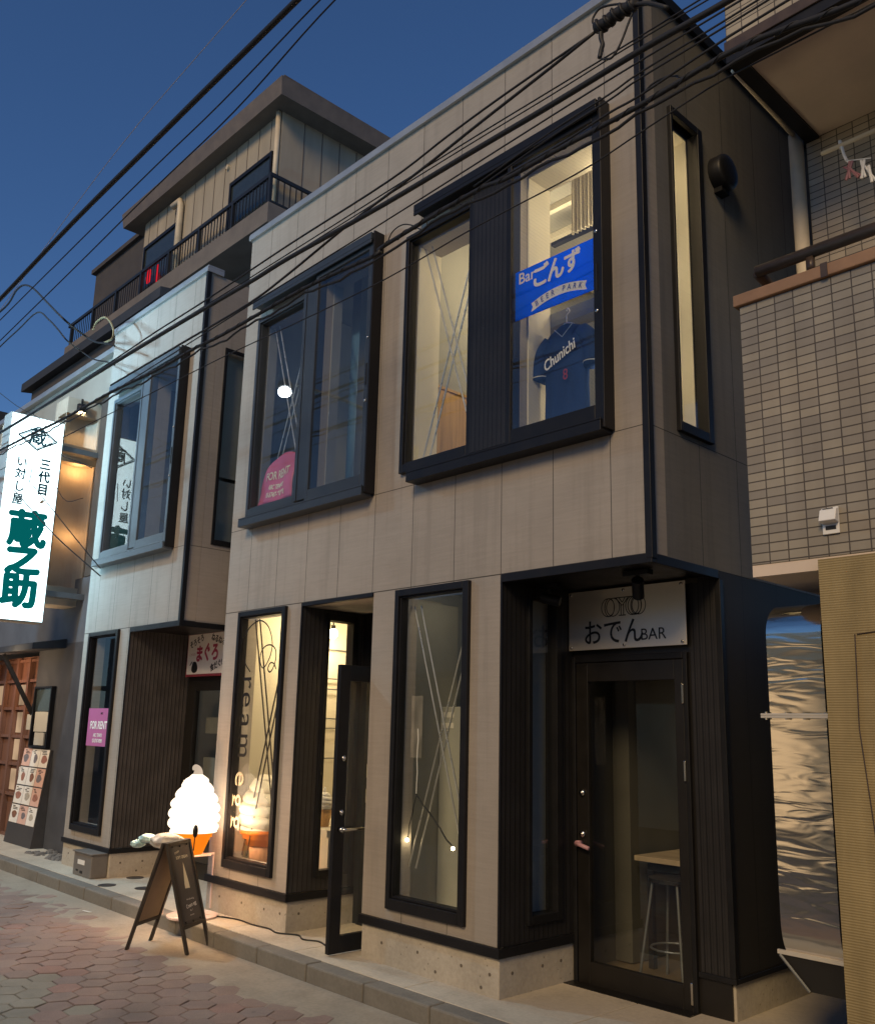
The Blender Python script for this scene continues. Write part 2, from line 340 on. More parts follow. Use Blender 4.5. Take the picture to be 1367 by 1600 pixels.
# ---------------------------------------------------------------- mesh builder
class MB:
    def __init__(s): s.v = []; s.f = []
    def add(s, vs, fs):
        b = len(s.v); s.v += [tuple(v) for v in vs]; s.f += [tuple(i + b for i in f) for f in fs]; return s
    def box(s, x0, x1, y0, y1, z0, z1):
        x0, x1 = sorted((x0, x1)); y0, y1 = sorted((y0, y1)); z0, z1 = sorted((z0, z1))
        return s.add([(x, y, z) for z in (z0, z1) for y in (y0, y1) for x in (x0, x1)],
                     [(0, 2, 3, 1), (4, 5, 7, 6), (0, 1, 5, 4), (2, 6, 7, 3), (0, 4, 6, 2), (1, 3, 7, 5)])
    def quad(s, *p): return s.add(p, [tuple(range(len(p)))])
    def hexa(s, b, t):                              # 4 bottom + 4 top points
        return s.add(list(b) + list(t), [(3, 2, 1, 0), (4, 5, 6, 7), (0, 1, 5, 4), (1, 2, 6, 5), (2, 3, 7, 6), (3, 0, 4, 7)])
    def prism(s, pts, d):                           # outline extruded by vector d
        n = len(pts); d = Vector(d); a = [Vector(p) for p in pts]
        return s.add(a + [p + d for p in a], [tuple(range(n))[::-1], tuple(range(n, 2 * n))] + [(i, (i + 1) % n, n + (i + 1) % n, n + i) for i in range(n)])
    def tube(s, pts, r, n=8, closed=False, r1=None):
        P = [Vector(p) for p in pts]; k = len(P); b = len(s.v); prev = None
        for i, p in enumerate(P):
            t = (P[min(i + 1, k - 1)] - P[max(i - 1, 0)]).normalized()
            if prev is None:
                a = Vector((0, 0, 1)) if abs(t.z) < .9 else Vector((1, 0, 0)); u = t.cross(a).normalized()
            else: u = (prev - t * prev.dot(t)).normalized()
            prev = u; w = t.cross(u)
            rr = r if r1 is None else r + (r1 - r) * i / (k - 1)
            for j in range(n):
                q = 2 * math.pi * j / n
                s.v.append(tuple(p + (u * math.cos(q) + w * math.sin(q)) * rr))
        for i in range(k - 1):
            for j in range(n):
                s.f.append((b + i * n + j, b + i * n + (j + 1) % n, b + (i + 1) * n + (j + 1) % n, b + (i + 1) * n + j))
        s.f.append(tuple(b + j for j in range(n))[::-1]); s.f.append(tuple(b + (k - 1) * n + j for j in range(n)))
        return s
    def lathe(s, prof, c, n=32):
        b = len(s.v)
        for r, z in prof:
            for j in range(n):
                q = 2 * math.pi * j / n; s.v.append((c[0] + r * math.cos(q), c[1] + r * math.sin(q), c[2] + z))
        for i in range(len(prof) - 1):
            for j in range(n):
                s.f.append((b + i * n + j, b + i * n + (j + 1) % n, b + (i + 1) * n + (j + 1) % n, b + (i + 1) * n + j))
        s.f.append(tuple(b + j for j in range(n))[::-1]); s.f.append(tuple(b + (len(prof) - 1) * n + j for j in range(n)))
        return s
    def cyl(s, p, q, r, n=16): return s.tube([p, q], r, n)
    def ball(s, c, rx, ry=None, rz=None, n=16, k=10):
        ry = ry or rx; rz = rz or rx; b = len(s.v)
        for i in range(k + 1):
            a = math.pi * i / k
            for j in range(n):
                q = 2 * math.pi * j / n
                s.v.append((c[0] + rx * math.sin(a) * math.cos(q), c[1] + ry * math.sin(a) * math.sin(q), c[2] - rz * math.cos(a)))
        for i in range(k):
            for j in range(n): s.f.append((b + i * n + j, b + i * n + (j + 1) % n, b + (i + 1) * n + (j + 1) % n, b + (i + 1) * n + j))
        return s
    def wall(s, plane, u0, u1, w0, w1, d0, d1, holes=()):
        # slab with rectangular holes; plane 'y': u=x, depth=y; plane 'x': u=y, depth=x
        us = sorted({u0, u1, *[min(max(h[i], u0), u1) for h in holes for i in (0, 1)]})
        ws = sorted({w0, w1, *[min(max(h[i], w0), w1) for h in holes for i in (2, 3)]})
        P = (lambda u, d, w: (u, d, w)) if plane == 'y' else (lambda u, d, w: (d, u, w))
        def solid(i, j):
            if i < 0 or j < 0 or i >= len(us) - 1 or j >= len(ws) - 1: return False
            a = (us[i] + us[i + 1]) / 2; b = (ws[j] + ws[j + 1]) / 2
            return not any(h[0] < a < h[1] and h[2] < b < h[3] for h in holes)
        for i in range(len(us) - 1):
            for j in range(len(ws) - 1):
                if not solid(i, j): continue
                a, b, c, e = us[i], us[i + 1], ws[j], ws[j + 1]
                s.quad(P(a, d0, c), P(b, d0, c), P(b, d0, e), P(a, d0, e))
                s.quad(P(a, d1, c), P(a, d1, e), P(b, d1, e), P(b, d1, c))
                if not solid(i - 1, j): s.quad(P(a, d0, c), P(a, d0, e), P(a, d1, e), P(a, d1, c))
                if not solid(i + 1, j): s.quad(P(b, d0, c), P(b, d1, c), P(b, d1, e), P(b, d0, e))
                if not solid(i, j - 1): s.quad(P(a, d0, c), P(a, d1, c), P(b, d1, c), P(b, d0, c))
                if not solid(i, j + 1): s.quad(P(a, d0, e), P(b, d0, e), P(b, d1, e), P(a, d1, e))
        return s
    def build(s, name, mat, parent=None, smooth=False, bevel=0.0, subsurf=0):
        me = bpy.data.meshes.new(name); me.from_pydata(s.v, [], s.f); me.update()
        o = bpy.data.objects.new(name, me); col.objects.link(o)
        me.materials.append(M[mat] if isinstance(mat, str) else mat)
        if smooth:
            me.polygons.foreach_set('use_smooth', [True] * len(me.polygons))
        if bevel:
            b = o.modifiers.new('bevel', 'BEVEL'); b.width = bevel; b.segments = 2; b.limit_method = 'ANGLE'; b.angle_limit = R(40)
        if subsurf:
            b = o.modifiers.new('subsurf', 'SUBSURF'); b.levels = subsurf; b.render_levels = subsurf
        if parent is not None: adopt(o, parent)
        return o
def build_each(mb, name, mat, parent=None, smooth=False, bevel=0.0):
    # one object for every separate piece of the builder
    par = list(range(len(mb.v)))
    def find(i):
        while par[i] != i: par[i] = par[par[i]]; i = par[i]
        return i
    for fc in mb.f:
        for i in fc[1:]: par[find(i)] = find(fc[0])
    groups = {}
    for fc in mb.f: groups.setdefault(find(fc[0]), []).append(fc)
    out = []
    for fs in groups.values():
        ids = sorted({i for fc in fs for i in fc}); ix = {k: n for n, k in enumerate(ids)}
        q = MB(); q.v = [mb.v[i] for i in ids]; q.f = [tuple(ix[i] for i in fc) for fc in fs]
        out.append(q.build(name, mat, parent, smooth, bevel))
    return out[0]
def world_of(o):
    return o.matrix_basis if o.parent is None else world_of(o.parent) @ o.matrix_parent_inverse @ o.matrix_basis
def adopt(o, parent):
    o.parent = parent; o.matrix_parent_inverse = world_of(parent).inverted()
def tag(o, label, cat, group=None, kind=None):
    o['label'] = label; o['category'] = cat
    if group: o['group'] = group
    if kind: o['kind'] = kind
    return o
def thing(name, label, cat, loc=(0, 0, 0), group=None):
    o = bpy.data.objects.new(name, None); col.objects.link(o); o.location = loc; o.empty_display_size = .2
    o.matrix_basis = Matrix.Translation(loc)
    return tag(o, label, cat, group)
def structure(o): o['kind'] = 'structure'; return o
FACADE = (Vector((1, 0, 0)), Vector((0, 0, 1)))       # writing on a wall that faces the street (-Y)
SIDEWAYS = (Vector((0, 0, -1)), Vector((1, 0, 0)))    # the same, reading downwards
ALONG = (Vector((0, 1, 0)), Vector((0, 0, 1)))        # on a face that looks along the street (+X)
def write(pieces, name, mat, parent):
    # pieces: (words, size, centre, (u, v), stroke weight, x squeeze, tilt, align)
    out = MB()
    for words, size, c, (u, v), weight, squeeze, tilt, align, *slant in pieces:
        cu = bpy.data.curves.new('lettering', 'FONT'); cu.body = words; cu.size = size; cu.align_x = align; cu.align_y = 'CENTER'
        cu.shear = slant[0] if slant else 0.0; cu.resolution_u = 4
        o = bpy.data.objects.new('lettering', cu); col.objects.link(o)
        dg = bpy.context.evaluated_depsgraph_get(); me = bpy.data.meshes.new_from_object(o.evaluated_get(dg))
        ca, sa = math.cos(tilt), math.sin(tilt); n = u.cross(v)
        w_ = max(0.0, weight)
        shifts = [(0, 0)] if w_ < 1e-5 else [(w_ * math.cos(R(45 * k)), w_ * math.sin(R(45 * k))) for k in range(8)]
        for k, (sx, sy) in enumerate(shifts):
            vs = []
            for p in me.vertices:
                x, y = p.co.x * squeeze, p.co.y
                x, y = x * ca - y * sa + sx, x * sa + y * ca + sy
                vs.append(Vector(c) + u * x + v * y + n * (.0015 + k * .00004))
            out.add(vs, [tuple(f.vertices) for f in me.polygons])
        bpy.data.objects.remove(o); bpy.data.curves.remove(cu); bpy.data.meshes.remove(me)
    return out.build(name, mat, parent)
def stroke(pts, width, c, uv, out):
    # flat brush stroke through 2-D points
    u, v = uv; n = u.cross(v); P = [Vector((a, b, 0)) for a, b in pts]; L = []; Rr = []
    for i, p in enumerate(P):
        t = (P[min(i + 1, len(P) - 1)] - P[max(i - 1, 0)]).normalized(); q = Vector((-t.y, t.x, 0)) * width / 2
        L.append(p + q); Rr.append(p - q)
    f = lambda p: Vector(c) + u * p.x + v * p.y + n * .0015
    for i in range(len(P) - 1): out.quad(f(Rr[i]), f(Rr[i + 1]), f(L[i + 1]), f(L[i]))
def smooth_path(pts, k=6):
    # Catmull-Rom through the points
    P = [Vector(p) for p in pts]; P = [P[0] * 2 - P[1]] + P + [P[-1] * 2 - P[-2]]; o = []
    for i in range(1, len(P) - 2):
        a, b, c, d = P[i - 1:i + 3]
        for j in range(k):
            t = j / k
            o.append(.5 * ((2 * b) + (c - a) * t + (2 * a - 5 * b + 4 * c - d) * t * t + (3 * b - a - 3 * c + d) * t ** 3))
    o.append(P[-2]); return o
def ring2d(cx, cy, rx, ry, n=28, a0=0, a1=360):
    return [(cx + rx * math.cos(R(a0 + (a1 - a0) * i / n)), cy + ry * math.sin(R(a0 + (a1 - a0) * i / n))) for i in range(n + 1)]

# ---------------------------------------------------------------- ground
g_ = MB().quad((-400, -400, -.135), (400, -400, -.135), (400, 400, -.135), (-400, 400, -.135)); structure(g_.build('ground', 'gravel'))
b_ = MB().box(-60, 30, -9, -.38, -.13, -.119); structure(b_.build('road', 'asphalt_base'))
# hexagonal pavers, one coloured face group per paver
def pavers():
    S = .192; r = S / math.sqrt(3) - .0032; cx, cy = -5.761, -1.667
    me_v, me_f, cols = [], [], []
    rnd = random.Random(5)
    pal = [((.305, .225, .192), 5), ((.30, .223, .195), 4), ((.295, .23, .20), 3), ((.325, .215, .182), .7), ((.305, .235, .20), 2), ((.285, .23, .208), 1.2)]
    green = (.305, .285, .235)
    for i in range(-62, 36):
        for j in range(-24, 24):
            x = cx + i * S * math.sqrt(3) / 2; y = cy + j * S + (S / 2 if i % 2 else 0)
            edge = -.77 - .10 * math.sin(x * 1.3) * math.sin(x * .37 + 1) + (.14 if x < -8.2 else 0)
            if y > edge or y < -5.2: continue
            z = -.111 + rnd.uniform(-.0022, .0022)
            c = rnd.choices([p[0] for p in pal], [p[1] for p in pal])[0]
            d = (x + 6.05) * .5 + (y + 1.85) * .87
            if rnd.random() < (.75 if (-6.75 < x < -5.45 and y < -1.62 and d < .06 and y > -2.6) else .045): c = green
            k = rnd.uniform(.95, 1.05); c = tuple(q * k * w_ for q, w_ in zip(c, (.93, .89, .86)))
            b = len(me_v)
            tx, ty = rnd.uniform(-.003, .003), rnd.uniform(-.003, .003)
            for rr, dz in ((r, -.02), (r, -.0035), (r - .0045, 0)):
                for q in range(6):
                    a = R(60 * q); me_v.append((x + rr * math.cos(a), y + rr * math.sin(a), z + dz + tx * math.cos(a) + ty * math.sin(a)))
            for lv in (0, 6):
                for q in range(6): me_f.append((b + lv + q, b + lv + (q + 1) % 6, b + lv + 6 + (q + 1) % 6, b + lv + 6 + q)); cols.append(c)
            me_f.append(tuple(b + 12 + q for q in range(6))); cols.append(c)
    me = bpy.data.meshes.new('road_paving'); me.from_pydata(me_v, [], me_f); me.update()
    at = me.attributes.new('paver_tone', 'FLOAT_COLOR', 'FACE')
    at.data.foreach_set('color', [x for c in cols for x in (*c, 1)])
    m, t, o = nt('hexagonal_paver'); g = N(t)
    a = g('Attribute', attribute_name='paver_tone'); v = coords(g)
    n = g('TexNoise', Vector=v, Scale=2.2, Detail=9.0, Roughness=.65).outputs[0]
    n2 = g('TexNoise', Vector=v, Scale=150.0, Detail=3.0).outputs[0]
    f = g.math('ADD', g.math('MULTIPLY', n, .6), g.math('MULTIPLY', n2, .4))
    cc = g.mix(1.0, a.outputs['Color'], g.mix(g.ramp(f, .3, .7), (.66, .66, .66), (1.22, 1.2, 1.16)), 'MULTIPLY')
    gum = g.math('LESS_THAN', g('TexVoronoi', Vector=v, Scale=4.5).outputs['Distance'], .062)
    st = g.ramp(g('TexNoise', Vector=v, Scale=.9, Detail=7.0, Roughness=.7).outputs[0], .52, .70)
    cc = g.mix(g.math('MAXIMUM', g.math('MULTIPLY', gum, .45), g.math('MULTIPLY', st, .38)), cc, (.10, .085, .072))
    nrm = g('Bump', Strength=.35, Distance=.003, Height=n2).outputs[0]
    principled(g, o, cc, .72, 0, .35, nrm)
    me.materials.append(m)
    ob = bpy.data.objects.new('road_paving', me); col.objects.link(ob); structure(ob)
pavers()
# mortar band between kerb and pavers: wavy-edged thin sheet
gm = MB(); pts = []
for i in range(0, 161):
    x = -14 + i * .1
    e = -.87 - .10 * math.sin(x * 1.3) * math.sin(x * .37 + 1) + (.14 if x < -8.2 else 0) + .03 * math.sin(x * 7.1) + .018 * math.sin(x * 17.3)
    pts.append((x, e))
for (x0, e0), (x1, e1) in zip(pts, pts[1:]): gm.quad((x0, -.80, -.1118), (x1, -.80, -.1118), (x1, -.395, -.1105), (x0, -.395, -.1105)); gm.quad((x0, -1.06, -.1186), (x1, -1.06, -.1186), (x1, -.80, -.1118), (x0, -.80, -.1118))
structure(gm.build('road_gutter', 'gutter'))
# kerb stones 0.6 m long with open joints, and the sidewalk behind them
kb = MB()
for i in range(-40, 8):
    x = i * .6 + .13; kb.box(x + .004, x + .596, -.40, -.262, -.13, .001 + .0015 * math.sin(i * 2.3))
structure(kb.build('kerb', 'kerb', bevel=.012))
pv = MB(); xs = [-60, -13.0, -11.9, -10.55, -9.7, -8.9, -7.9, -6.55, -5.62, -4.45, -3.35, -2.2, 4]
for a, b in zip(xs, xs[1:]): pv.box(a + .003, b - .003, -.257, 8, -.12, -.0005)
structure(pv.build('sidewalk', 'pave', bevel=.004))

# ---------------------------------------------------------------- shop building parts shared by both shop buildings
def frame4(mb, plane, u0, u1, w0, w1, tl, tr, tb, tt, d0, d1):
    P = (lambda a, b, c, e: mb.box(a, b, d0, d1, c, e)) if plane == 'y' else (lambda a, b, c, e: mb.box(d0, d1, a, b, c, e))
    P(u0, u0 + tl, w0, w1); P(u1 - tr, u1, w0, w1); P(u0 + tl, u1 - tr, w0, w0 + tb); P(u0 + tl, u1 - tr, w1 - tt, w1)
def pane(plane, u0, u1, w0, w1, d, mat, parent):
    mb = MB()
    if plane == 'y': mb.quad((u0, d, w0), (u1, d, w0), (u1, d, w1), (u0, d, w1))
    else: mb.quad((d, u0, w0), (d, u1, w0), (d, u1, w1), (d, u0, w1))
    return mb.build('pane', mat, parent)
def fixed_window(root, u0, u1, w0, w1, mat='black', gl='glass_wired', t=.05, proj=.035, brace=None, rod='rod', plane='y', face=0.0, sgn=1, lip=True):
    f = MB()
    d0, d1 = face - sgn * proj, face + sgn * .07
    frame4(f, plane, u0, u1, w0, w1, t * .75, t, t * 1.3, t * .9, d0, d1)
    if lip: frame4(f, plane, u0 + t * .75, u1 - t, w0 + t * 1.3, w1 - t * .9, .012, .012, .018, .012, face - sgn * (proj - .018), face + sgn * .055)
    w = f.build('window', mat, root, bevel=.004)
    pane(plane, u0 + t * .75 + .001, u1 - t - .001, w0 + t * 1.3 + .001, w1 - t * .9 - .001, face + sgn * .02, gl, w)
    if brace:
        r = MB()
        for a, b in brace: r.cyl(a, b, .0065, 8)
        r.build('cross_brace', rod, w)
    return w
def window_pair(root, dx, l0, l1, p0, p1, zb, zt, ribs=None, metal='steel_grey', fix_z=(3.42, 5.37), brace=None, rod='rod', rail_from=0.0, gl='glass_wired'):
    # fixed light on the left, wide framed panel hung on the right between a head rail and a sill rail
    fixed_window(root, l0 + dx, l1 + dx, fix_z[0], fix_z[1], metal, gl, brace=brace, rod=rod)
    p = MB(); a, b = p0 + dx, p1 + dx
    frame4(p, 'y', a, b, zb + .05, zt - .045, .04, .062, .105, .06, -.095, .0)
    w = p.build('window', metal, root, bevel=.004)
    pane('y', a + .041, b - .063, zb + .156, zt - .106, -.082, gl, w)
    t = MB(); t.box(b - .006, b + .012, -.103, .0, zb + .0, zt + .035); t.build('side_channel', 'black', w, bevel=.003)
    k = MB()
    for zz in (zb + .75, zb + 1.28): k.ball((b - .036, -.098, zz), .013, .008, .013, 10, 6)
    k.build('bolt_head', 'chrome', w, True)
    h = MB(); h.box(b - .042, b - .030, -.1, -.0955, zb + .88, zb + 1.06); h.build('pull_slot', 'ink', w)
    s = MB(); x0 = l0 + dx + rail_from
    s.box(x0, b - .007, -.125, .0, zt - .04, zt + .02); s.box(x0, b - .007, -.125, -.112, zt - .07, zt - .041)
    s.build('head_rail', metal, root, bevel=.003)
    s = MB(); s.box(x0, b - .007, -.12, .0, zb - .02, zb + .045); s.box(x0, b - .007, -.12, -.108, zb + .046, zb + .06); build_each(s, 'sill_rail', metal, root, bevel=.003)
    if ribs:
        q = MB(); q.box(l1 + dx + .002, a - .002, -.05, .0, fix_z[0] + .0, zt - .08); q.build('ribbed_panel', 'rib_front', root)
    else:
        q = MB(); q.box(l1 + dx + .004, a - .008, -.07, .0, fix_z[0], zt - .08); q.build('mullion', metal, root, bevel=.003)
        q = MB(); q.box(l1 + dx + .05, l1 + dx + .056, -.074, -.0705, fix_z[0], zt - .08); q.build('mullion_groove', 'ink', root)
def ties(root, spots, face):
    mb = MB()
    for x, y, z in spots:
        if face == 'y': mb.cyl((x, y + .004, z), (x, y - .0015, z), .0105, 12)
        else: mb.cyl((x - .004, y, z), (x + .0015, y, z), .0105, 12)
    mb.build('tie_hole', 'dark_hole', root)
def brace_pair(x0, x1, z0, z1, y, g=.075, dz=.2):
    return [((x0, y, z1), (x1, y, z0)), ((x0 + g, y, z1), (x1 + g * .1, y, z0 + dz)), ((x1, y + .015, z1), (x0, y + .015, z0)), ((x1, y + .015, z1 - dz), (x0 + g, y + .015, z0))]
def room(root, x0, x1, y0, y1, z0, z1, wall='room_grey', floor='room_floor', ceil='room_grey', right=True):
    mb = MB(); mb.quad((x0, y0, z0), (x0, y1, z0), (x0, y1, z1), (x0, y0, z1))
    if right: mb.quad((x1, y0, z0), (x1, y0, z1), (x1, y1, z1), (x1, y1, z0))
    mb.quad((x0, y1, z0), (x1, y1, z0), (x1, y1, z1), (x0, y1, z1))
    mb.build('inner_wall', wall, root)
    MB().quad((x0, y0, z0), (x1, y0, z0), (x1, y1, z0), (x0, y1, z0)).build('inner_floor', floor, root)
    MB().quad((x0, y0, z1), (x0, y1, z1), (x1, y1, z1), (x1, y0, z1)).build('inner_ceiling', ceil, root)
def point(name, loc, watts, colr, radius, parent):
    d = bpy.data.lights.new(name, 'POINT'); d.energy = watts; d.color = colr; d.shadow_soft_size = radius
    o = bpy.data.objects.new(name, d); col.objects.link(o); o.location = loc; o.matrix_basis = Matrix.Translation(loc); o.visible_glossy = False; adopt(o, parent); return o
def recess_wall(root, x, y1, zt, gl='glass', window=True, rib='rib'):
    # ribbed return wall looking along the street, with a narrow light in it
    hole = [(.275, .535, .43, zt - .09)] if window else []
    MB().wall('x', .004, y1, .286, zt, x, x - .09, hole).build('return_wall', rib, root)
    if window:
        f = MB(); frame4(f, 'x', .24, .575, .385, zt - .03, .035, .055, .05, .06, x - .06, x + .022)
        w = f.build('window', 'black', root, bevel=.003)
        pane('x', .2755, .5195, .4355, zt - .0905, x - .02, gl, w)
def base_course(root, x0, x1, y0, y1, z1=.225):
    MB().box(x0, x1, y0, y1, -.115, z1).build('foundation', 'concrete', root, bevel=.006)

# ---------------------------------------------------------------- the shop building on the corner
A0, A1, B1, C1, D1 = -7.32, -6.11, -5.20, -3.90, -2.78
ZS, ZT = 2.54, 6.28
shop = thing('shop_building', 'two storey warm grey panelled shop building with lit bar window and corner door', 'building', (-5.05, 2.5, 0))
MB().wall('y', A0, D1, ZS, ZT, 0, .16, [(-7.01, -6.30, 3.47, 5.29), (-6.0, -5.30, 3.43, 5.37), (-4.885, -4.22, 3.47, 5.29), (-3.76, -3.07, 3.43, 5.38)]).build('facade', 'clad', shop)
MB().wall('y', A0, A1 - .012, .286, ZS - .002, 0, .16, [(-7.02, -6.37, .44, 2.485)]).build('facade', 'clad', shop)
MB().wall('y', B1, C1 - .012, .286, ZS - .002, 0, .16, [(-4.885, -4.23, .42, 2.485)]).build('facade', 'clad', shop)
build_each(MB().box(A1 - .012, A1 + .003, -.006, .0035, .286, ZS - .003).box(C1 - .012, C1 + .003, -.006, .0035, .286, ZS - .003), 'edge_trim', 'black', shop)
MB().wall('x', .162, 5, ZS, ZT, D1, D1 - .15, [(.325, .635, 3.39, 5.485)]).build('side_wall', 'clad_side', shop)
MB().wall('x', .725, 5, .226, ZS - .002, D1 - .001, D1 - .15).build('side_wall', 'gap_shade', shop)
build_each(MB().box(D1 - .028, D1 + .018, -.018, .03, ZS - .03, ZT + .0), 'corner_trim', 'black', shop, bevel=.003)
build_each(MB().box(D1 - .018, D1 + .016, .70, .74, .226, ZS - .06), 'corner_trim', 'black', shop, bevel=.003)
build_each(MB().box(A0 - .02, D1 - .03, -.03, .17, ZT + .001, ZT + .055).box(A0 - .02, D1 - .03, -.02, .17, ZT + .056, ZT + .075), 'coping', 'coping', shop, bevel=.003)
build_each(MB().box(D1 - .16, D1 + .03, .1725, 5, ZT + .001, ZT + .09).box(D1 - .0295, D1 + .03, -.03, .172, ZT + .001, ZT + .09), 'verge_trim', 'black', shop, bevel=.003)
MB().box(A0, D1 - .16, .17, 5, ZT - .2, ZT - .1).build('roof', 'block', shop)
MB().wall('y', A0, D1 - .15, -.1, ZT - .21, 4.9, 5.0).wall('x', .16, 4.9, -.1, ZT - .21, A0, A0 + .12).build('outer_wall', 'clad_side', shop)
# black flashing under the overhang, and the soffit above the corner entrance
build_each(MB().box(C1 + .004, D1 + .012, -.016, .03, ZS - .055, ZS - .0005).box(D1 - .03, D1 + .012, .031, .70, ZS - .055, ZS - .0005), 'soffit_trim', 'black', shop, bevel=.003)
MB().box(C1 + .004, D1 - .032, .032, .72, ZS - .03, ZS - .008).build('soffit', 'brown_black', shop)
build_each(MB().box(A1 + .004, B1 - .004, -.008, .03, ZS - .03, ZS - .001), 'soffit_trim', 'black', shop)
MB().box(A1 - .05, B1 + .05, .031, .65, ZS - .028, ZS - .008).build('soffit', 'parapet', shop)
# foundations with their black drip trim
base_course(shop, A0, A1 - .004, .004, .66); base_course(shop, B1 + .004, C1 - .004, .004, .72); base_course(shop, -2.99, D1 - .006, .735, 5)
tr = MB()
for a, b in ((A0, A1), (B1, C1)):
    tr.box(a - .012, b + .014, -.022, .002, .227, .284)
for x, y1 in ((A1, .64), (C1, .715)): tr.box(x + .0005, x + .014, .0025, y1, .227, .284)
tr.box(-3.0, D1 + .016, .702, .7345, .196, .2255); tr.box(D1 + .0005, D1 + .016, .7355, 5, .196, .2255)
build_each(tr, 'drip_trim', 'black', shop, bevel=.003)
ties(shop, [(-7.1, .004, .13), (-6.75, .004, .13), (-6.42, .004, .13), (-6.2, .004, .13), (-4.98, .004, .13), (-4.62, .004, .135), (-4.22, .004, .13), (-3.98, .004, .125), (-4.45, .004, .05), (-4.05, .004, .04)], 'y')
ties(shop, [(C1 - .004, .12, .13), (C1 - .004, .40, .13), (C1 - .004, .58, .135), (A1 - .004, .12, .13), (A1 - .004, .45, .13)], 'x')
# upper windows
window_pair(shop, 0, -7.05, -6.25, -6.04, -5.248, 3.305, 5.465, metal='slate_metal', fix_z=(3.40, 5.335), brace=brace_pair(-6.95, -6.33, 3.5, 5.26, .10), rail_from=.03)
window_pair(shop, 0, -4.925, -4.175, -3.80, -3.019, 3.307, 5.475, ribs=True, metal='black', fix_z=(3.40, 5.335), brace=brace_pair(-4.84, -4.25, 3.47, 5.25, .10), rail_from=.18)
sw = MB(); frame4(sw, 'x', .305, .69, 3.33, 5.535, .022, .058, .06, .05, D1 + .03, D1 - .07); sw_ = sw.build('window', 'black', shop, bevel=.003)
pane('x', .328, .631, 3.391, 5.484, D1 - .01, 'glass', sw_)
# lower windows
wa = fixed_window(shop, -7.06, -6.32, .375, 2.53, 'black', 'glass_wired', .05, .03, brace_pair(-6.97, -6.42, .47, 2.47, .10, .07, .17), 'frame_black')
wc = fixed_window(shop, -4.925, -4.18, .36, 2.528, 'black', 'glass', .055, .03, brace_pair(-4.87, -4.29, .62, 2.42, .12, .07, .17))
recess_wall(shop, A1, .65, ZS - .03); recess_wall(shop, C1, .72, ZS - .03, rib='rib_shaded')
# centre entrance: back wall with an open glass door
MB().wall('x', .161, .80, .0, ZS - .03, B1 + .002, B1 + .09).build('return_wall', 'room_grey', shop)
MB().wall('y', A1 - .08, B1 + .001, 0.0, ZS + .05, .651, .74, [(-6.03, -5.335, -.1, 2.03)]).build('entrance_wall', 'black', shop)
df = MB(); frame4(df, 'y', -6.055, -5.31, .0, 2.06, .03, .03, .012, .035, .635, .6505); df.build('door_frame', 'black', shop, bevel=.003)
pl = MB()
for zz in (1.20, 1.0): pl.box(-6.0245, -6.018, .662, .69, zz - .055, zz + .055)
build_each(pl, 'strike_plate', 'chrome', shop); 
pl = MB()
for zz in (1.20, 1.0): pl.box(-6.0178, -6.0168, .67, .682, zz - .025, zz + .025)
build_each(pl, 'strike_hole', 'ink', shop)
d = MB(); frame4(d, 'x', -.175, .645, .012, 2.0, .095, .095, .115, .115, -5.37, -5.33); door = d.build('door', 'black', shop, bevel=.003)
pane('x', -.0795, .5495, .1275, 1.8845, -5.35, 'glass', door)
h = MB(); h.cyl((-5.33, -.128, .84), (-5.285, -.128, .84), .018); h.tube([(-5.285, -.13, .84), (-5.28, -.10, .84), (-5.28, .06, .838)], .011, 10); h.build('handle', 'chrome', door, True)
h = MB(); h.lathe([(.001, 0), (.001, .001)], (0, 0, -50), 4)
h = MB()
for zz in (1.33, .955): h.cyl((-5.33, -.115, zz), (-5.315, -.115, zz), .021, 18); h.cyl((-5.315, -.115, zz), (-5.309, -.115, zz), .012, 14)
build_each(h, 'lock', 'chrome', door, True)
# corner entrance: back wall, closed glass door
MB().wall('y', C1 + .002, D1 - .022, 0.0, ZS - .06, .721, .80, [(-3.87, -3.04, -.1, 2.02)]).build('entrance_wall', 'brown_black', shop)
MB().box(-2.985, D1 - .024, .712, .7205, .226, ZS - .06).build('ribbed_panel', 'rib_front', shop)
df = MB(); frame4(df, 'y', -3.905 + .01, -3.005, -.03, 2.055, .03, .03, .012, .04, .695, .7205); df.build('door_frame', 'black', shop, bevel=.004)
d = MB(); frame4(d, 'y', -3.862, -3.04, -.015, 2.012, .095, .062, .15, .125, .705, .745); door = d.build('door', 'brown_black', shop, bevel=.003)
pane('y', -3.7665, -3.1025, .1355, 1.8865, .725, 'glass', door)
h = MB(); h.cyl((-3.835, .705, .845), (-3.835, .66, .845), .018); h.tube([(-3.835, .66, .845), (-3.80, .652, .84), (-3.73, .65, .825)], .013, 10); h.build('handle', M['pink_tape'], door, True)
h = MB()
for zz in (1.165, .905): h.cyl((-3.815, .705, zz), (-3.815, .69, zz), .021, 18); h.cyl((-3.815, .69, zz), (-3.815, .684, zz), .012, 14)
build_each(h, 'lock', 'chrome', door, True)
for zz in (1.80, 1.34, .10):
    h = MB(); h.box(-3.043, -3.028, .683, .7045, zz - .06, zz + .06); h.build('hinge', 'chrome', door, bevel=.003)
MB().box(-3.9, -3.0, .60, .72, -.01, .004).build('threshold', 'brown_black', shop)
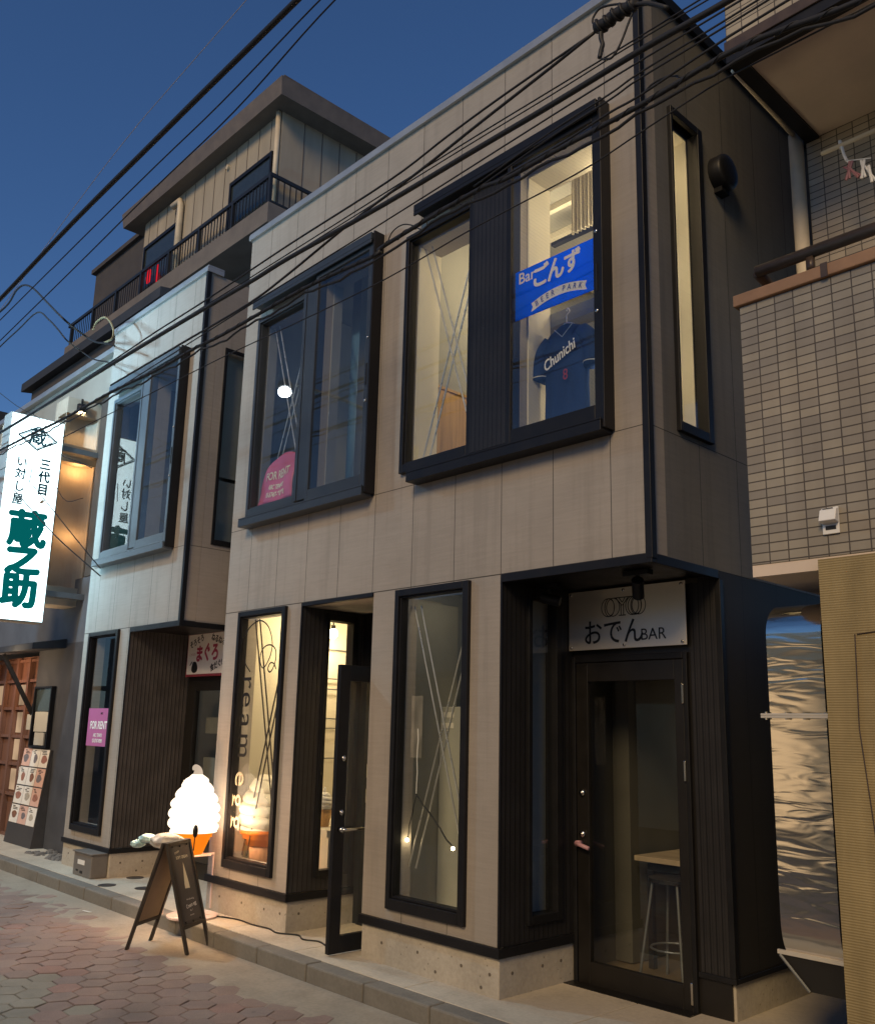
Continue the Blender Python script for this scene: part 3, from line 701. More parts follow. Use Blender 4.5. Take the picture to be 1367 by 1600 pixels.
# upper rooms
room(shop, -7.19, -5.285, .165, 3.0, 2.95, 5.72, 'room_dark', 'room_floor', 'room_dark')
room(shop, -5.26, -2.94, .165, 3.2, 2.95, 6.04, 'room_grey', 'room_floor', 'room_grey', False)
MB().wall('x', .165, 3.2, 2.95, 6.04, -2.94, -2.935, [(.326, .634, 3.391, 5.484)]).build('inner_wall', 'room_grey', shop)
MB().box(-5.259, -5.245, .166, 3.19, 2.951, 4.36).build('wainscot', 'wainscot', shop)
MB().box(-5.259, -5.235, .166, 3.19, 4.361, 4.385).build('wainscot_rail', 'wainscot', shop)
for nm, x0, x1, mt in (('window_reveal', -4.885, -4.22, 'room_warm'), ('window_reveal', -3.76, -3.07, 'room_warm'), ('window_reveal', -7.01, -6.30, 'room_dark'), ('window_reveal', -6.0, -5.30, 'room_dark')):
    z0, z1 = 3.475, 5.285 if x0 in (-4.885, -7.01) else 5.365
    mb = MB(); frame4(mb, 'y', x0 + .001, x1 - .001, z0, z1, .012, .012, .012, .012, .072, .30 if mt == 'room_warm' else .164); mb.build(nm, mt, shop)
# bar room fittings seen through the right window: shelf, ceiling battens, light bars
mb = MB(); mb.box(-3.83, -3.16, .30, .42, 4.30, 4.33); mb.box(-3.83, -3.16, .30, .31, 4.331, 4.40); build_each(mb, 'shelf', 'steel_grey', shop)
mb = MB()
for i in range(7): mb.box(-5.2, -3.0, .55 + i * .36, .60 + i * .36, 5.98, 6.035)
mb.build('ceiling_batten', 'room_warm', shop)
MB().box(-4.6, -3.2, 1.35, 1.40, 5.70, 5.73).build('lighting_track', 'black', shop)
build_each(MB().box(-3.75, -3.2, .95, .98, 5.80, 5.83), 'light_bar', 'bar_light', shop)
for x, y, w in ((-3.5, .95, 26), (-4.55, 1.2, 36)): point('room_and_fill_light', (x, y, 5.35), w, (1.0, .80, .50), .12, shop)
MB().cyl((-2.965, .24, 3.3), (-2.965, .24, 5.5), .002).build('blind_cord', 'white_paint', shop)
cs = MB(); frame4(cs, 'x', .326, .634, 3.391, 5.484, .01, .01, .012, .012, D1 - .06, D1 - .34); cs.build('window_reveal', 'room_warm', shop)
for zz in (5.2, 4.5, 3.8): point('room_and_fill_light', (-3.24, .38, zz), 4.6, (1.0, .80, .50), .04, shop)  # added fill lamps in a column, brightening the side window reveal
dr = MB(); k_ = 44
for i in range(k_):
    f_ = lambda q: (-4.06 + .30 * q / k_, .95 + .022 * math.sin(q * 1.15), 0)
    (xa, ya, _), (xb, yb, _) = f_(i), f_(i + 1); dr.quad((xa, ya, 5.42), (xb, yb, 5.42), (xb, yb, 6.0), (xa, ya, 6.0))
dr.build('curtain', 'room_warm', shop, True)
mb = MB(); mb.box(-5.0, -4.2, 3.0, 3.19, 3.0, 4.9); mb.build('back_cabinet', 'room_dark', shop)
for i in range(5):
    MB().cyl((-4.9 + i * .15, 2.9, 4.901), (-4.9 + i * .15, 2.9, 5.13), .035, 12).build('bottle', 'grey_glass', shop)
MB().box(-3.1, -2.95, .9, 2.4, 3.9, 3.95).build('bar_shelf', 'wainscot', shop)
# empty upstairs unit: shelf boards and clutter
mb = MB(); mb.box(-6.1, -5.4, 1.0, 1.06, 4.42, 4.50); mb.box(-6.1, -5.42, 1.3, 1.34, 3.72, 3.75); mb.box(-5.75, -5.70, 1.0, 1.05, 2.96, 3.75); mb.box(-6.0, -5.55, 1.5, 1.9, 2.96, 3.62); build_each(mb, 'shelf', 'steel_grey', shop)
point('room_and_fill_light', (-6.1, 1.6, 5.2), 5, (.95, .95, .85), .15, shop)  # added fill lamp, lifts the dark of this unlit unit
MB().box(-6.28, -6.16, .5, .62, 2.96, 5.7).build('inner_post', 'room_grey', shop)
# cream shop room
room(shop, -7.19, -5.30, .80, 2.8, .02, 2.62, 'room_warm', 'room_floor', 'room_warm')
mb = MB(); mb.quad((-7.19, .165, .02), (-7.19, .80, .02), (-7.19, .80, 2.62), (-7.19, .165, 2.62)); mb.build('inner_wall', 'room_warm', shop)
MB().quad((-7.19, .165, .02), (-6.21, .165, .02), (-6.21, .80, .02), (-7.19, .80, .02)).build('inner_floor', 'room_floor', shop)
MB().quad((-7.19, .165, 2.62), (-7.19, .8, 2.62), (-6.21, .8, 2.62), (-6.21, .165, 2.62)).build('inner_ceiling', 'room_warm', shop)
MB().box(-7.15, -6.30, .165, .60, .33, .37).build('window_ledge', 'room_warm', shop)
MB().box(-7.0, -6.25, .75, 1.15, .03, .72).build('counter', 'room_warm', shop, bevel=.004)
fr = MB()
for k, (x, z) in enumerate(((-7.15, 2.0), (-7.15, 1.62), (-7.15, 1.25))):
    for a, b, c, e in ((1.0, 1.34, z, z + .012), (1.0, 1.012, z + .012, z + .28), (1.0, 1.34, z + .28, z + .292)): fr.box(x - .005, x + .003, a, b, c, e)
build_each(fr, 'wall_shelf_edge', 'steel_grey', shop)
pl = MB(); pl.cyl((-6.95, .95, 2.62), (-6.95, .95, 2.50), .006); pl.cyl((-6.95, .95, 2.50), (-6.95, .95, 2.46), .022)
lamp = thing('pendant_lamp', 'bare glowing pendant bulb hanging inside the open doorway of the cream shop', 'lamp', (-6.95, .95, 2.4))
pl.build('lamp_cord', 'black', lamp); build_each(MB().ball((-6.95, .95, 2.42), .045, .045, .052), 'bulb', 'bulb', lamp, True)
point('bulb_light', (-6.9, .9, 2.32), 34, (1.0, .77, .46), .06, lamp)
point('room_and_fill_light', (-6.0, 1.6, 2.3), 20, (1.0, .74, .40), .15, shop)
point('room_and_fill_light', (-6.45, .30, 1.5), 5.0, (1.0, .78, .48), .1, shop); point('room_and_fill_light', (-6.75, .5, 2.48), 7, (1.0, .74, .40), .1, shop)  # the lower one is an added fill, brightening the inner wall
# store room behind the lower centre window
room(shop, -5.19, -4.02, .165, 2.6, .02, 2.62, 'room_dark', 'room_floor', 'room_dark')
MB().box(-5.1, -4.08, .62, 1.15, .03, 1.72).build('cabinet', 'cabinet', shop, bevel=.004)
mb = MB()
for z in (1.66, 1.58): mb.box(-5.08, -4.95, .6165, .6195, z - .02, z + .02)
mb.box(-4.35, -4.2, .6165, .6195, 1.56, 1.64); build_each(mb, 'cabinet_label', 'white_card', shop)
MB().box(-4.36, -4.24, .66, .8, 1.722, 1.82).build('carton', 'cardboard', shop)
MB().cyl((-4.52, .74, 1.722), (-4.52, .74, 1.90), .055).build('canister', 'white_paint', shop)
cl = thing('branch_glint_cord', 'twig shaped cord with two glowing stand-ins for mirrored lights inside the lower centre window', 'lamp', (-4.7, .1, .8))
rnd = random.Random(3)
def zig(a, b, n, j): return [Vector(a).lerp(Vector(b), i / n) + Vector((rnd.uniform(-j, j), rnd.uniform(-j, j), rnd.uniform(-j, j))) for i in range(n + 1)]
mb = MB(); mb.tube(zig((-4.79, .11, 1.11), (-4.42, .10, .80), 9, .008), .005, 6); mb.build('cord', 'rubber', cl)
mb = MB(); mb.tube(zig((-4.79, .11, 1.11), (-4.862, .10, .81), 7, .006), .004, 6); mb.build('cord', 'rubber', cl)
mb = MB(); mb.tube(zig((-4.80, .12, 1.55), (-4.79, .11, 1.11), 6, .003), .004, 6); mb.build('cord', 'white_paint', cl)
for bx_, bz_ in ((-4.41, .79), (-4.86, .80)):
    MB().ball((bx_, .10, bz_), .013).build('bulb', 'mirrored_glint', cl, True); point('bulb_light', (bx_ + .02, .13, bz_), .35, (1, .78, .45), .02, cl)  # glowing beads added in place of mirrored street lights
point('room_and_fill_light', (-4.6, .45, 2.45), 3.0, (1.0, .86, .66), .1, shop)  # added dim fill lamp, brightens the store room interior
# oden bar room
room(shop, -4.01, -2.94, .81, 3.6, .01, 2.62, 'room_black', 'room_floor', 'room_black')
mb = MB(); mb.quad((-4.01, .165, .02), (-4.01, .81, .02), (-4.01, .81, 2.5), (-4.01, .165, 2.5)); 
mb = MB(); mb.box(-4.0, -3.86, 1.3, 2.6, .02, 2.3); mb.build('inner_partition', 'room_black', shop)
MB().box(-3.85, -3.6, 2.0, 3.5, .02, 1.05).build('bar_counter', 'brown_black', shop)
tb = thing('table', 'pale wooden table inside the corner bar behind the glass door', 'table', (-3.35, 1.6, 0))
MB().box(-3.80, -3.05, 1.25, 1.95, .70, .735).build('tabletop', 'table', tb, bevel=.004)
build_each(MB().box(-3.74, -3.1, 1.32, 1.90, .64, .699), 'apron', 'brown_black', tb)
for x, y in ((-3.72, 1.33), (-3.12, 1.33), (-3.72, 1.88), (-3.12, 1.88)): MB().box(x - .02, x + .02, y - .02, y + .02, .012, .639).build('leg', 'brown_black', tb)
st = thing('bar_stool', 'thin metal bar stool standing under the table inside the corner bar', 'stool', (-3.42, 1.12, 0))
MB().cyl((-3.42, 1.12, .62), (-3.42, 1.12, .645), .15, 24).build('seat', 'brown_black', st)
for sx, sy in ((-1, -1), (1, -1), (-1, 1), (1, 1)): MB().cyl((-3.42 + sx * .09, 1.12 + sy * .09, .62), (-3.42 + sx * .16, 1.12 + sy * .16, .012), .009).build('leg', 'steel_grey', st)
mb = MB(); mb.tube([(-3.42 + .145 * math.cos(R(a)), 1.12 + .145 * math.sin(R(a)), .22) for a in range(0, 361, 20)], .007, 6); mb.build('foot_ring', 'steel_grey', st)
lt = thing('pendant_lamp', 'dim frosted cylinder lamp hanging in the dark corner bar', 'lamp', (-3.45, 2.2, 1.9))
MB().cyl((-3.45, 2.2, 1.66), (-3.45, 2.2, 1.95), .065, 20).build('lamp_shade', 'room_warm', lt); MB().cyl((-3.45, 2.2, 1.951), (-3.45, 2.2, 2.62), .006).build('lamp_cord', 'black', lt)
point('bulb_light', (-3.45, 2.2, 1.5), 2.2, (1.0, .8, .55), .1, lt)

# ---------------------------------------------------------------- neighbouring shop building of the same design
E0, E1, F1 = -10.47, -9.26, -8.17
nb = thing('shop_building', 'vacant panelled shop building right beside the tall lit white sign', 'building', (-9.3, 2.5, 0))
MB().wall('y', E0, F1, ZS, ZT - .01, 0, .16, [(-10.18, -9.47, 3.47, 5.29), (-9.14, -8.5, 3.43, 5.37)]).build('facade', 'clad_left', nb)
MB().wall('y', E0, E1 - .012, .286, ZS - .002, 0, .16, [(-10.24, -9.565, .45, 2.49)]).build('facade', 'clad_left', nb)
build_each(MB().box(E1 - .012, E1 + .003, -.006, .0035, .286, ZS - .003), 'edge_trim', 'black', nb)
MB().wall('x', .162, 5, ZS, ZT - .01, F1, F1 - .15, [(.30, .66, 3.40, 5.44)]).build('side_wall', 'clad_side_left', nb)
fixed_window(nb, .26, .70, 3.34, 5.49, 'black', 'glass', .045, .012, plane='x', face=F1, sgn=-1, lip=False)
MB().box(F1 - .14, F1 - .08, .30, .66, 4.05, 4.09).build('inner_rail', 'steel_grey', nb)
MB().wall('x', .725, 5, .0, ZS - .002, F1 - .001, F1 - .15).build('side_wall', 'clad_side_left', nb)
build_each(MB().box(F1 - .026, F1 + .016, -.018, .028, ZS - .03, ZT - .01), 'corner_trim', 'black', nb, bevel=.003)
build_each(MB().box(E0 - .02, F1 + .02, -.03, .17, ZT - .009, ZT + .045).box(E0 - .02, F1 + .02, -.02, .17, ZT + .046, ZT + .065), 'coping', 'coping', nb, bevel=.003)
MB().box(E0, F1 - .16, .17, 5, ZT - .2, ZT - .1).build('roof', 'block', nb)
MB().wall('y', E0, F1 - .15, -.1, ZT - .21, 4.9, 5.0).wall('x', .16, 4.9, -.1, ZT - .21, E0, E0 + .12).build('outer_wall', 'clad_side', nb)
build_each(MB().box(E1 + .004, F1 + .012, -.016, .03, ZS - .055, ZS - .0005).box(F1 - .03, F1 + .012, .031, .70, ZS - .055, ZS - .0005), 'soffit_trim', 'black', nb, bevel=.003)
MB().box(E1 + .004, F1 - .032, .032, .72, ZS - .03, ZS - .008).build('soffit', 'brown_black', nb)
base_course(nb, E0, E1 - .004, .004, .72, .235)
tr = MB(); tr.box(E0 - .012, E1 + .014, -.022, .002, .237, .284); tr.box(E1 + .0005, E1 + .014, .0025, .715, .237, .284); build_each(tr, 'drip_trim', 'black', nb, bevel=.003)
ties(nb, [(-10.3, .004, .13), (-10.0, .004, .13)], 'y'); ties(nb, [(E1 - .004, .12, .14), (E1 - .004, .36, .14), (E1 - .004, .56, .14), (E1 - .004, .3, .05)], 'x')
window_pair(nb, 0, -10.22, -9.42, -9.18, -8.45, 3.305, 5.455, metal='slate_lit', fix_z=(3.40, 5.335), rail_from=.03)
fixed_window(nb, -10.285, -9.51, .385, 2.535, 'black', 'glass', .05, .03)
recess_wall(nb, E1, .72, ZS - .03, window=False, rib='rib_lit')
MB().wall('y', E1 + .002, F1 - .022, 0.0, ZS - .06, .721, .80, [(-9.13, -8.36, -.1, 2.0)]).build('entrance_wall', 'brown_black', nb)
d = MB(); frame4(d, 'y', -9.13, -8.36, .0, 2.0, .07, .07, .15, .1, .705, .745); door = d.build('door', 'brown_black', nb, bevel=.003)
pane('y', -9.0595, -8.4305, .1505, 1.8995, .725, 'glass', door)
h = MB(); h.ball((-9.105, .68, .95), .016); h.build('handle', 'chrome', door, True)
room(nb, -10.38, -8.25, .165, 3.0, 2.95, 5.72, 'room_dark', 'room_floor', 'room_dark')
room(nb, -10.38, -9.35, .165, 2.6, .02, 2.62, 'room_dark', 'room_floor', 'room_dark')
room(nb, -9.34, -8.25, .81, 2.8, .01, 2.62, 'room_dark', 'room_floor', 'room_dark')
build_each(MB().box(-9.0, -8.5, .83, .85, .9, 1.2).box(-9.0, -8.5, .83, .85, 1.45, 1.62), 'door_poster', 'door_grey', nb)
mb = MB(); mb.box(-9.2, -8.6, .9, .95, 4.4, 4.44); mb.box(-9.2, -8.6, 1.2, 1.25, 3.9, 3.94); mb.box(-9.3, -9.2, .6, .7, 2.96, 5.7); mb.box(-9.05, -8.65, 1.0, 1.4, 2.96, 3.6); build_each(mb, 'shelf', 'steel_grey', nb)
point('room_and_fill_light', (-8.7, 1.5, 2.3), 2.5, (.95, .92, .8), .1, nb)  # added fill lamp, brightens the room behind the door glass
MB().box(-9.95, -9.5, 1.4, 1.9, .03, 1.3).build('store_cabinet', 'cabinet', nb)

# ---------------------------------------------------------------- restaurant on the left with the tall lit sign
iz = thing('restaurant_building', 'beige and charcoal restaurant building with lit alcoves behind the tall white sign', 'building', (-12.5, 2.5, 0))
MB().box(-12.65, -10.49, .30, 4, -.1, 2.52).build('wall', 'iz_dark', iz)
build_each(MB().box(-16.5, -10.49, .31, 4, 2.521, 3.35), 'upper_wall', 'iz_grey', iz)
build_each(MB().box(-16.5, -10.49, .55, 4, 3.351, 5.75), 'upper_wall', 'pillar', iz)
MB().box(-11.42, -10.49, .30, .549, 3.351, 5.75).build('pillar', 'pillar', iz, bevel=.006)
build_each(MB().box(-16.5, -10.49, .26, 4, 5.751, 6.25), 'parapet', 'parapet', iz)
build_each(MB().box(-16.5, -10.48, .18, .34, 6.251, 6.33), 'parapet_cap', 'coping', iz, bevel=.004)
# wing wall that carries the sign: two alcoves with curved backs and a downlight
X = -11.6
wg = MB()
wg.box(X - .40, X - .30, -.72, -.0795, 2.98, 5.27); wg.box(X - .40, X - .30, -.079, .54, 2.98, 5.74)
wg.box(X - .299, X, -.72, -.08, 2.98, 5.27)
wg.box(X - .299, X, -.079, .549, 2.98, 3.22); wg.box(X - .299, X, -.079, .549, 4.86, 5.10); wg.box(X - .299, X, -.079, .549, 5.52, 5.74)
wg.box(X - .299, X - .0, .36, .549, 3.221, 4.859); wg.box(X - .299, X, .36, .549, 5.101, 5.519)
wg.build('wing_wall', 'beige', iz, bevel=.004)
cv = MB()
for z0, z1 in ((3.221, 4.859), (5.101, 5.519)):
    n = 14
    for i in range(n):
        a, b = R(180 * i / n), R(180 * (i + 1) / n)
        f = lambda q, z: (X - .004 - .17 * math.sin(q), .14 - .215 * math.cos(q), z)
        cv.quad(f(a, z0), f(b, z0), f(b, z1), f(a, z1))
cv.build('alcove_back', 'beige', iz, True)
dl = MB(); dl.cyl((X + .02, .10, 5.56), (X + .02, .10, 5.66), .06, 20); dl.cyl((X + .02, .10, 5.66), (X + .02, .10, 5.74), .015, 8); dlo = dl.build('downlight', 'black', iz, True)
MB().cyl((X + .02, .10, 5.553), (X + .02, .10, 5.557), .048, 20).build('downlight_lens', 'bulb', dlo)
def spot(name, loc, tgt, watts, colr, ang, parent, size=.03):
    d = bpy.data.lights.new(name, 'SPOT'); d.energy = watts; d.color = colr; d.spot_size = R(ang); d.spot_blend = .6; d.shadow_soft_size = size
    o = bpy.data.objects.new(name, d); col.objects.link(o)
    q = (Vector(loc) - Vector(tgt)).to_track_quat('Z', 'Y'); o.matrix_basis = Matrix.Translation(loc) @ q.to_matrix().to_4x4(); adopt(o, parent); return o
spot('downlight_beam', (X + .02, .12, 5.53), (X - .12, .20, 4.9), 9, (1.0, .62, .26), 75, iz)
point('alcove_light', (X - .05, .16, 4.78), 3.0, (1.0, .55, .21), .04, iz)
point('alcove_light', (X - .05, .16, 3.9), 1.6, (1.0, .55, .21), .04, iz)
# awning with its slanting bracket
MB().hexa([(-17, -.12, 2.42), (-11.75, -.12, 2.42), (-11.75, .298, 2.46), (-17, .298, 2.46)], [(-17, -.12, 2.50), (-11.75, -.12, 2.50), (-11.75, .298, 2.58), (-17, .298, 2.58)]).build('awning', 'slate', iz, bevel=.004)
for x in (-12.55, -14.6):
    MB().tube([(x - .35, -.08, 2.40), (x - .02, .27, 1.62)], .032, 4).build('awning_bracket', 'black', iz)
    MB().box(x - .06, x + .06, .262, .299, 1.42, 1.76).build('bracket_plate', 'black', iz)
# lit timber doors left of the charcoal wall
dw = MB(); 
for x in (-12.72, -13.15, -13.6, -14.05, -14.5, -15.0): dw.box(x - .035, x + .035, .36, .42, .0, 2.40)
for z in (.02, .55, .95, 1.32, 1.7, 2.08, 2.36):
    for a, b in ((-13.115, -12.755), (-13.565, -13.185), (-14.015, -13.635), (-14.465, -14.085), (-14.965, -14.535)): dw.box(a, b, .375, .412, z - .02, z + .02)
wd = dw.build('door', 'wood_red', iz)
MB().box(-15, -12.66, .425, .44, .0, 2.42).build('door_panel', 'wood_red', wd)
lp = MB()
for a, b in ((-13.565, -13.185), (-14.465, -14.085)):
    for z in (.58, .98, 1.35, 1.73): lp.box(a + .02, b - .02, .4125, .42, z + .02, z + .30)
build_each(lp, 'lit_pane', 'lit_pane', wd)
MB().box(-13.28, -13.19, .405, .4122, .7, 1.66).build('blue_glow', 'lit_blue', wd)
MB().box(-13.09, -12.78, .36, .372, .62, .92).build('notice', 'white_card', wd)
point('door_light', (-13.4, -.0, 2.25), 12, (1.0, .62, .36), .08, iz); point('door_light', (-12.3, -.35, 2.2), 30, (1.0, .70, .40), .1, iz)

# tall lit sign
sg = thing('projecting_sign', 'tall glowing white box sign with dark teal characters projecting over the street', 'sign', (-11.3, -.5, 2.7))
MB().box(-11.55, -11.302, -.845, -.185, 2.70, 5.26).build('casing', 'sign_side', sg, bevel=.012)
MB().box(-11.3015, -11.297, -.83, -.20, 2.715, 5.245).build('lit_face', 'sign_face', sg)
MB().box(-11.555, -11.551, -.83, -.20, 2.715, 5.245).build('lit_face', 'sign_face', sg)
build_each(MB().box(-11.50, -11.36, -.184, .54, 3.05, 3.12).box(-11.50, -11.36, -.184, .54, 4.92, 4.99), 'bracket', 'steel_grey', sg)
U, V = ALONG
p = [('蔵', .46, (-11.2965, -.50, 3.80), ALONG, .022, 1.0, R(2), 'CENTER'), ('之', .42, (-11.2965, -.51, 3.43), ALONG, .024, 1.0, R(3), 'CENTER'), ('助', .43, (-11.2965, -.51, 3.04), ALONG, .024, 1.0, R(2), 'CENTER')]
write(p, 'lettering', 'sign_ink', sg)
write([('蔵', .22, (-11.2965, -.50, 4.985), ALONG, .006, 1.0, 0, 'CENTER')], 'lettering', 'sign_ink_thin', sg)
write([(c, .155, (-11.2965, -.375, z), ALONG, .007, .9, 0, 'CENTER') for c, z in (('三', 4.66), ('代', 4.50), ('目', 4.34))], 'lettering', 'sign_ink_thin', sg)
write([(c, .145, (-11.2965, -.655, z), ALONG, .0045, .9, 0, 'CENTER') for c, z in (('い', 4.64), ('対', 4.49), ('し', 4.33), ('屋', 4.17))], 'lettering', 'sign_ink_thin', sg)
lz = MB(); q = (-11.2965, 0, 0)
for k, wdt in ((1.0, .020), (.86, .010)):
    pts = [(-.50 + .235 * k * c, 4.985 + .15 * k * s) for c, s in ((1, 0), (0, 1), (-1, 0), (0, -1), (1, 0))]
    for a, b in zip(pts, pts[1:]): stroke([a, b], wdt, q, ALONG, lz)
stroke([(-.53, 4.62), (-.535, 4.5), (-.545, 4.38)], .012, q, ALONG, lz)
lz.build('emblem', 'sign_ink_thin', sg)
MB().quad((-11.295, -.40, 4.17), (-11.295, -.36, 4.17), (-11.295, -.33, 4.22), (-11.295, -.37, 4.22)).build('seal_mark', 'cap', sg)

def sign_tube(z, watts):
    d_ = bpy.data.lights.new('sign_light', 'AREA'); d_.shape = 'RECTANGLE'; d_.size = .22; d_.size_y = .75; d_.energy = watts; d_.color = (.32, .74, 1.0)
    o_ = bpy.data.objects.new('sign_light', d_); col.objects.link(o_); o_.matrix_basis = Matrix.Translation((-11.285, -.72, z)) @ Vector((1, 0, 0)).to_track_quat('-Z', 'Y').to_matrix().to_4x4(); o_.visible_glossy = False; adopt(o_, sg)
for z in (3.1, 3.97, 4.85): sign_tube(z, 26)

# menu case on the charcoal wall and leaning board of food cards
mc = thing('menu_case', 'black framed menu case with a dark glass top hung on the charcoal wall', 'menu case', (-12.2, .28, 1.55))
f = MB(); frame4(f, 'y', -12.52, -11.92, 1.20, 1.98, .03, .03, .02, .025, .24, .298); f.build('frame', 'black', mc)
MB().box(-12.489, -11.951, .27, .28, 1.661, 1.954).build('display', 'grey_glass', mc)
build_each(MB().box(-12.46, -11.98, .265, .28, 1.40, 1.655), 'sheet', 'cabinet', mc); build_each(MB().box(-12.40, -12.08, .262, .28, 1.23, 1.39), 'sheet', 'cabinet', mc)
build_each(MB().box(-12.70, -12.55, .25, .295, 1.42, 1.62), 'sheet', 'cabinet', mc)
mbd = thing('menu_board', 'black leaning board covered with rows of coloured food cards by the restaurant door', 'menu board', (-12.25, .2, 0))
def lean(x, z, off=0): return (x - .02 * (1 - z / 1.2), .275 - .125 * (1 - z / 1.2) - off, z)
MB().hexa([lean(-12.74, 0), lean(-11.80, 0), (-11.80, .295, 0), (-12.76, .295, 0)], [lean(-12.72, 1.18), lean(-11.80, 1.18), (-11.80, .297, 1.18), (-12.72, .297, 1.18)]).build('board', 'board', mbd)
rnd = random.Random(21); tones = ['food_orange', 'food_brown', 'food_pale', 'food_plum']
for z in (.96, .725, .49, .255):
    for k in range(3):
        x0 = -12.70 + k * .295
        cd = MB().quad(lean(x0, z, .006), lean(x0 + .288, z, .006), lean(x0 + .288, z + .22, .006), lean(x0, z + .22, .006)).build('food_card', 'card_warm' if (k + int(z * 10)) % 3 == 0 else 'white_card', mbd)
        q_ = MB(); cx_, cz_, rx_, rz_ = x0 + .145 + rnd.uniform(-.03, .03), z + .10, rnd.uniform(.06, .10), rnd.uniform(.04, .06)
        q_.quad(*[lean(cx_ + rx_ * math.cos(R(a_)) * (1 + .15 * math.sin(3 * R(a_) + k)), cz_ + rz_ * math.sin(R(a_)), .0072) for a_ in range(0, 360, 24)]); q_.build('food_picture', tones[rnd.randrange(4)], cd)
        q_ = MB()
        for r_ in range(3):
            w_ = rnd.uniform(.05, .17); xa = x0 + .03 + rnd.uniform(0, .06)
            q_.quad(lean(xa, z + .160 + r_ * .018, .0074), lean(xa + w_, z + .160 + r_ * .018, .0074), lean(xa + w_, z + .169 + r_ * .018, .0074), lean(xa, z + .169 + r_ * .018, .0074))
        q_.build('text_line', 'ink', cd)

# broken paving beside the restaurant wall
rub = MB(); rnd = random.Random(11)
for i in range(60):
    x, y, s_ = rnd.uniform(-11.5, -10.55), rnd.uniform(.0, .27), rnd.uniform(.012, .04)
    rub.hexa([(x - s_, y - s_, 0), (x + s_, y - s_ * .7, 0), (x + s_ * .8, y + s_, 0), (x - s_ * .7, y + s_ * .9, 0)], [(x - s_ * .6, y - s_ * .5, s_ * .7), (x + s_ * .5, y - s_ * .5, s_ * .6), (x + s_ * .5, y + s_ * .5, s_ * .8), (x - s_ * .5, y + s_ * .4, s_ * .5)])
o = rub.build('rubble', 'gravel'); o['kind'] = 'stuff'; o['label'] = 'broken grey paving chips at the foot of the charcoal wall'; o['category'] = 'rubble'

# ---------------------------------------------------------------- signs on the shops
sgn = thing('shop_sign', 'brushed steel sign plate with linked ring emblem above the corner bar door', 'sign', (-3.43, .68, 2.3))
MB().box(-3.895, -2.985, .672, .68, 2.095, 2.495).build('plate', 'brushed', sgn, bevel=.002)
sc = MB()
for x in (-3.87, -3.44, -3.01):
    for z in (2.115, 2.475): sc.cyl((x, .672, z), (x, .662, z), .009, 12)
build_each(sc, 'standoff', 'chrome', sgn, True)
F = FACADE
write([('おでん', .180, (-3.53, .6715, 2.195), F, .0015, .90, R(0), 'CENTER')], 'lettering', 'ink', sgn)
write([('BAR', .105, (-3.222, .6715, 2.172), F, -.0012, 1.0, 0, 'CENTER')], 'lettering', 'ink', sgn)
lg = MB(); q = (0, .6715, 0)
for cx, rx in ((-3.565, .052), (-3.553, .038), (-3.525, .052), (-3.355, .052), (-3.345, .040), (-3.325, .052), (-3.375, .05)):
    stroke(ring2d(cx, 2.368, rx, .060), .0055, q, F, lg)
for a, b in (((-3.50, 2.425), (-3.455, 2.375)), ((-3.405, 2.425), (-3.45, 2.375)), ((-3.475, 2.425), (-3.452, 2.395)), ((-3.43, 2.425), (-3.45, 2.395)), ((-3.462, 2.38), (-3.462, 2.310)), ((-3.442, 2.38), (-3.442, 2.310)), ((-3.48, 2.310), (-3.425, 2.310)), ((-3.52, 2.428), (-3.385, 2.428))): stroke([a, b], .006, q, F, lg)
lg.build('emblem', 'ink', sgn)
ms = thing('shop_sign', 'cream sign board with dark red border and red characters above the vacant shop doorway', 'sign', (-8.8, .66, 2.3))
MB().box(-9.215, -8.30, .655, .70, 2.05, 2.53).build('board', 'red_edge', ms, bevel=.003)
MB().box(-9.19, -8.325, .650, .6545, 2.075, 2.505).build('face', 'white_card', ms)
write([('ま', .19, (-8.93, .6495, 2.28), F, .008, .85, 0, 'CENTER'), ('ぐ', .21, (-8.77, .6495, 2.29), F, .008, .7, 0, 'CENTER'), ('ろ', .20, (-8.60, .6495, 2.29), F, .008, .8, 0, 'CENTER'), ('こだわり', .035, (-9.08, .6495, 2.285), F, 0, 1, 0, 'CENTER')], 'lettering', 'red_ink', ms)
write([('そろそろ', .085, (-9.0, .6495, 2.425), F, .003, .9, R(17), 'CENTER'), ('ねるねる', .085, (-8.545, .6495, 2.425), F, .003, .9, R(-14), 'CENTER'), ('食だぐ!', .085, (-8.56, .6495, 2.155), F, .003, .9, R(16), 'CENTER')], 'lettering', 'ink', ms)
fs = MB(); f2 = [(-9.02 + .065 * math.cos(R(a)) * (1 - .25 * math.sin(R(a))), 2.15 + .062 * math.sin(R(a))) for a in range(0, 360, 15)]
fs.quad(*[(x, .6492, z) for x, z in f2]); fs.quad((-9.10, .6491, 2.20), (-9.04, .6491, 2.17), (-9.05, .6491, 2.19)); fs.quad((-9.08, .6491, 2.21), (-9.03, .6491, 2.19), (-9.04, .6491, 2.21)); fs.quad((-9.13, .6491, 2.17), (-9.11, .6491, 2.17), (-9.08, .6491, 2.21), (-9.095, .6491, 2.215))
fs.build('emblem', 'ink', ms)
bb = thing('banner_sign', 'bright blue banner with white characters and ribbon inside the right upper window', 'sign', (-3.42, -.056, 4.4))
MB().box(-3.752, -3.086, -.058, -.053, 4.228, 4.578).build('panel', 'blue', bb)
P_ = -.0585
write([('Bar', .112, (-3.650, P_, 4.515), F, .0012, .95, 0, 'CENTER')], 'lettering', 'banner_ink', bb)
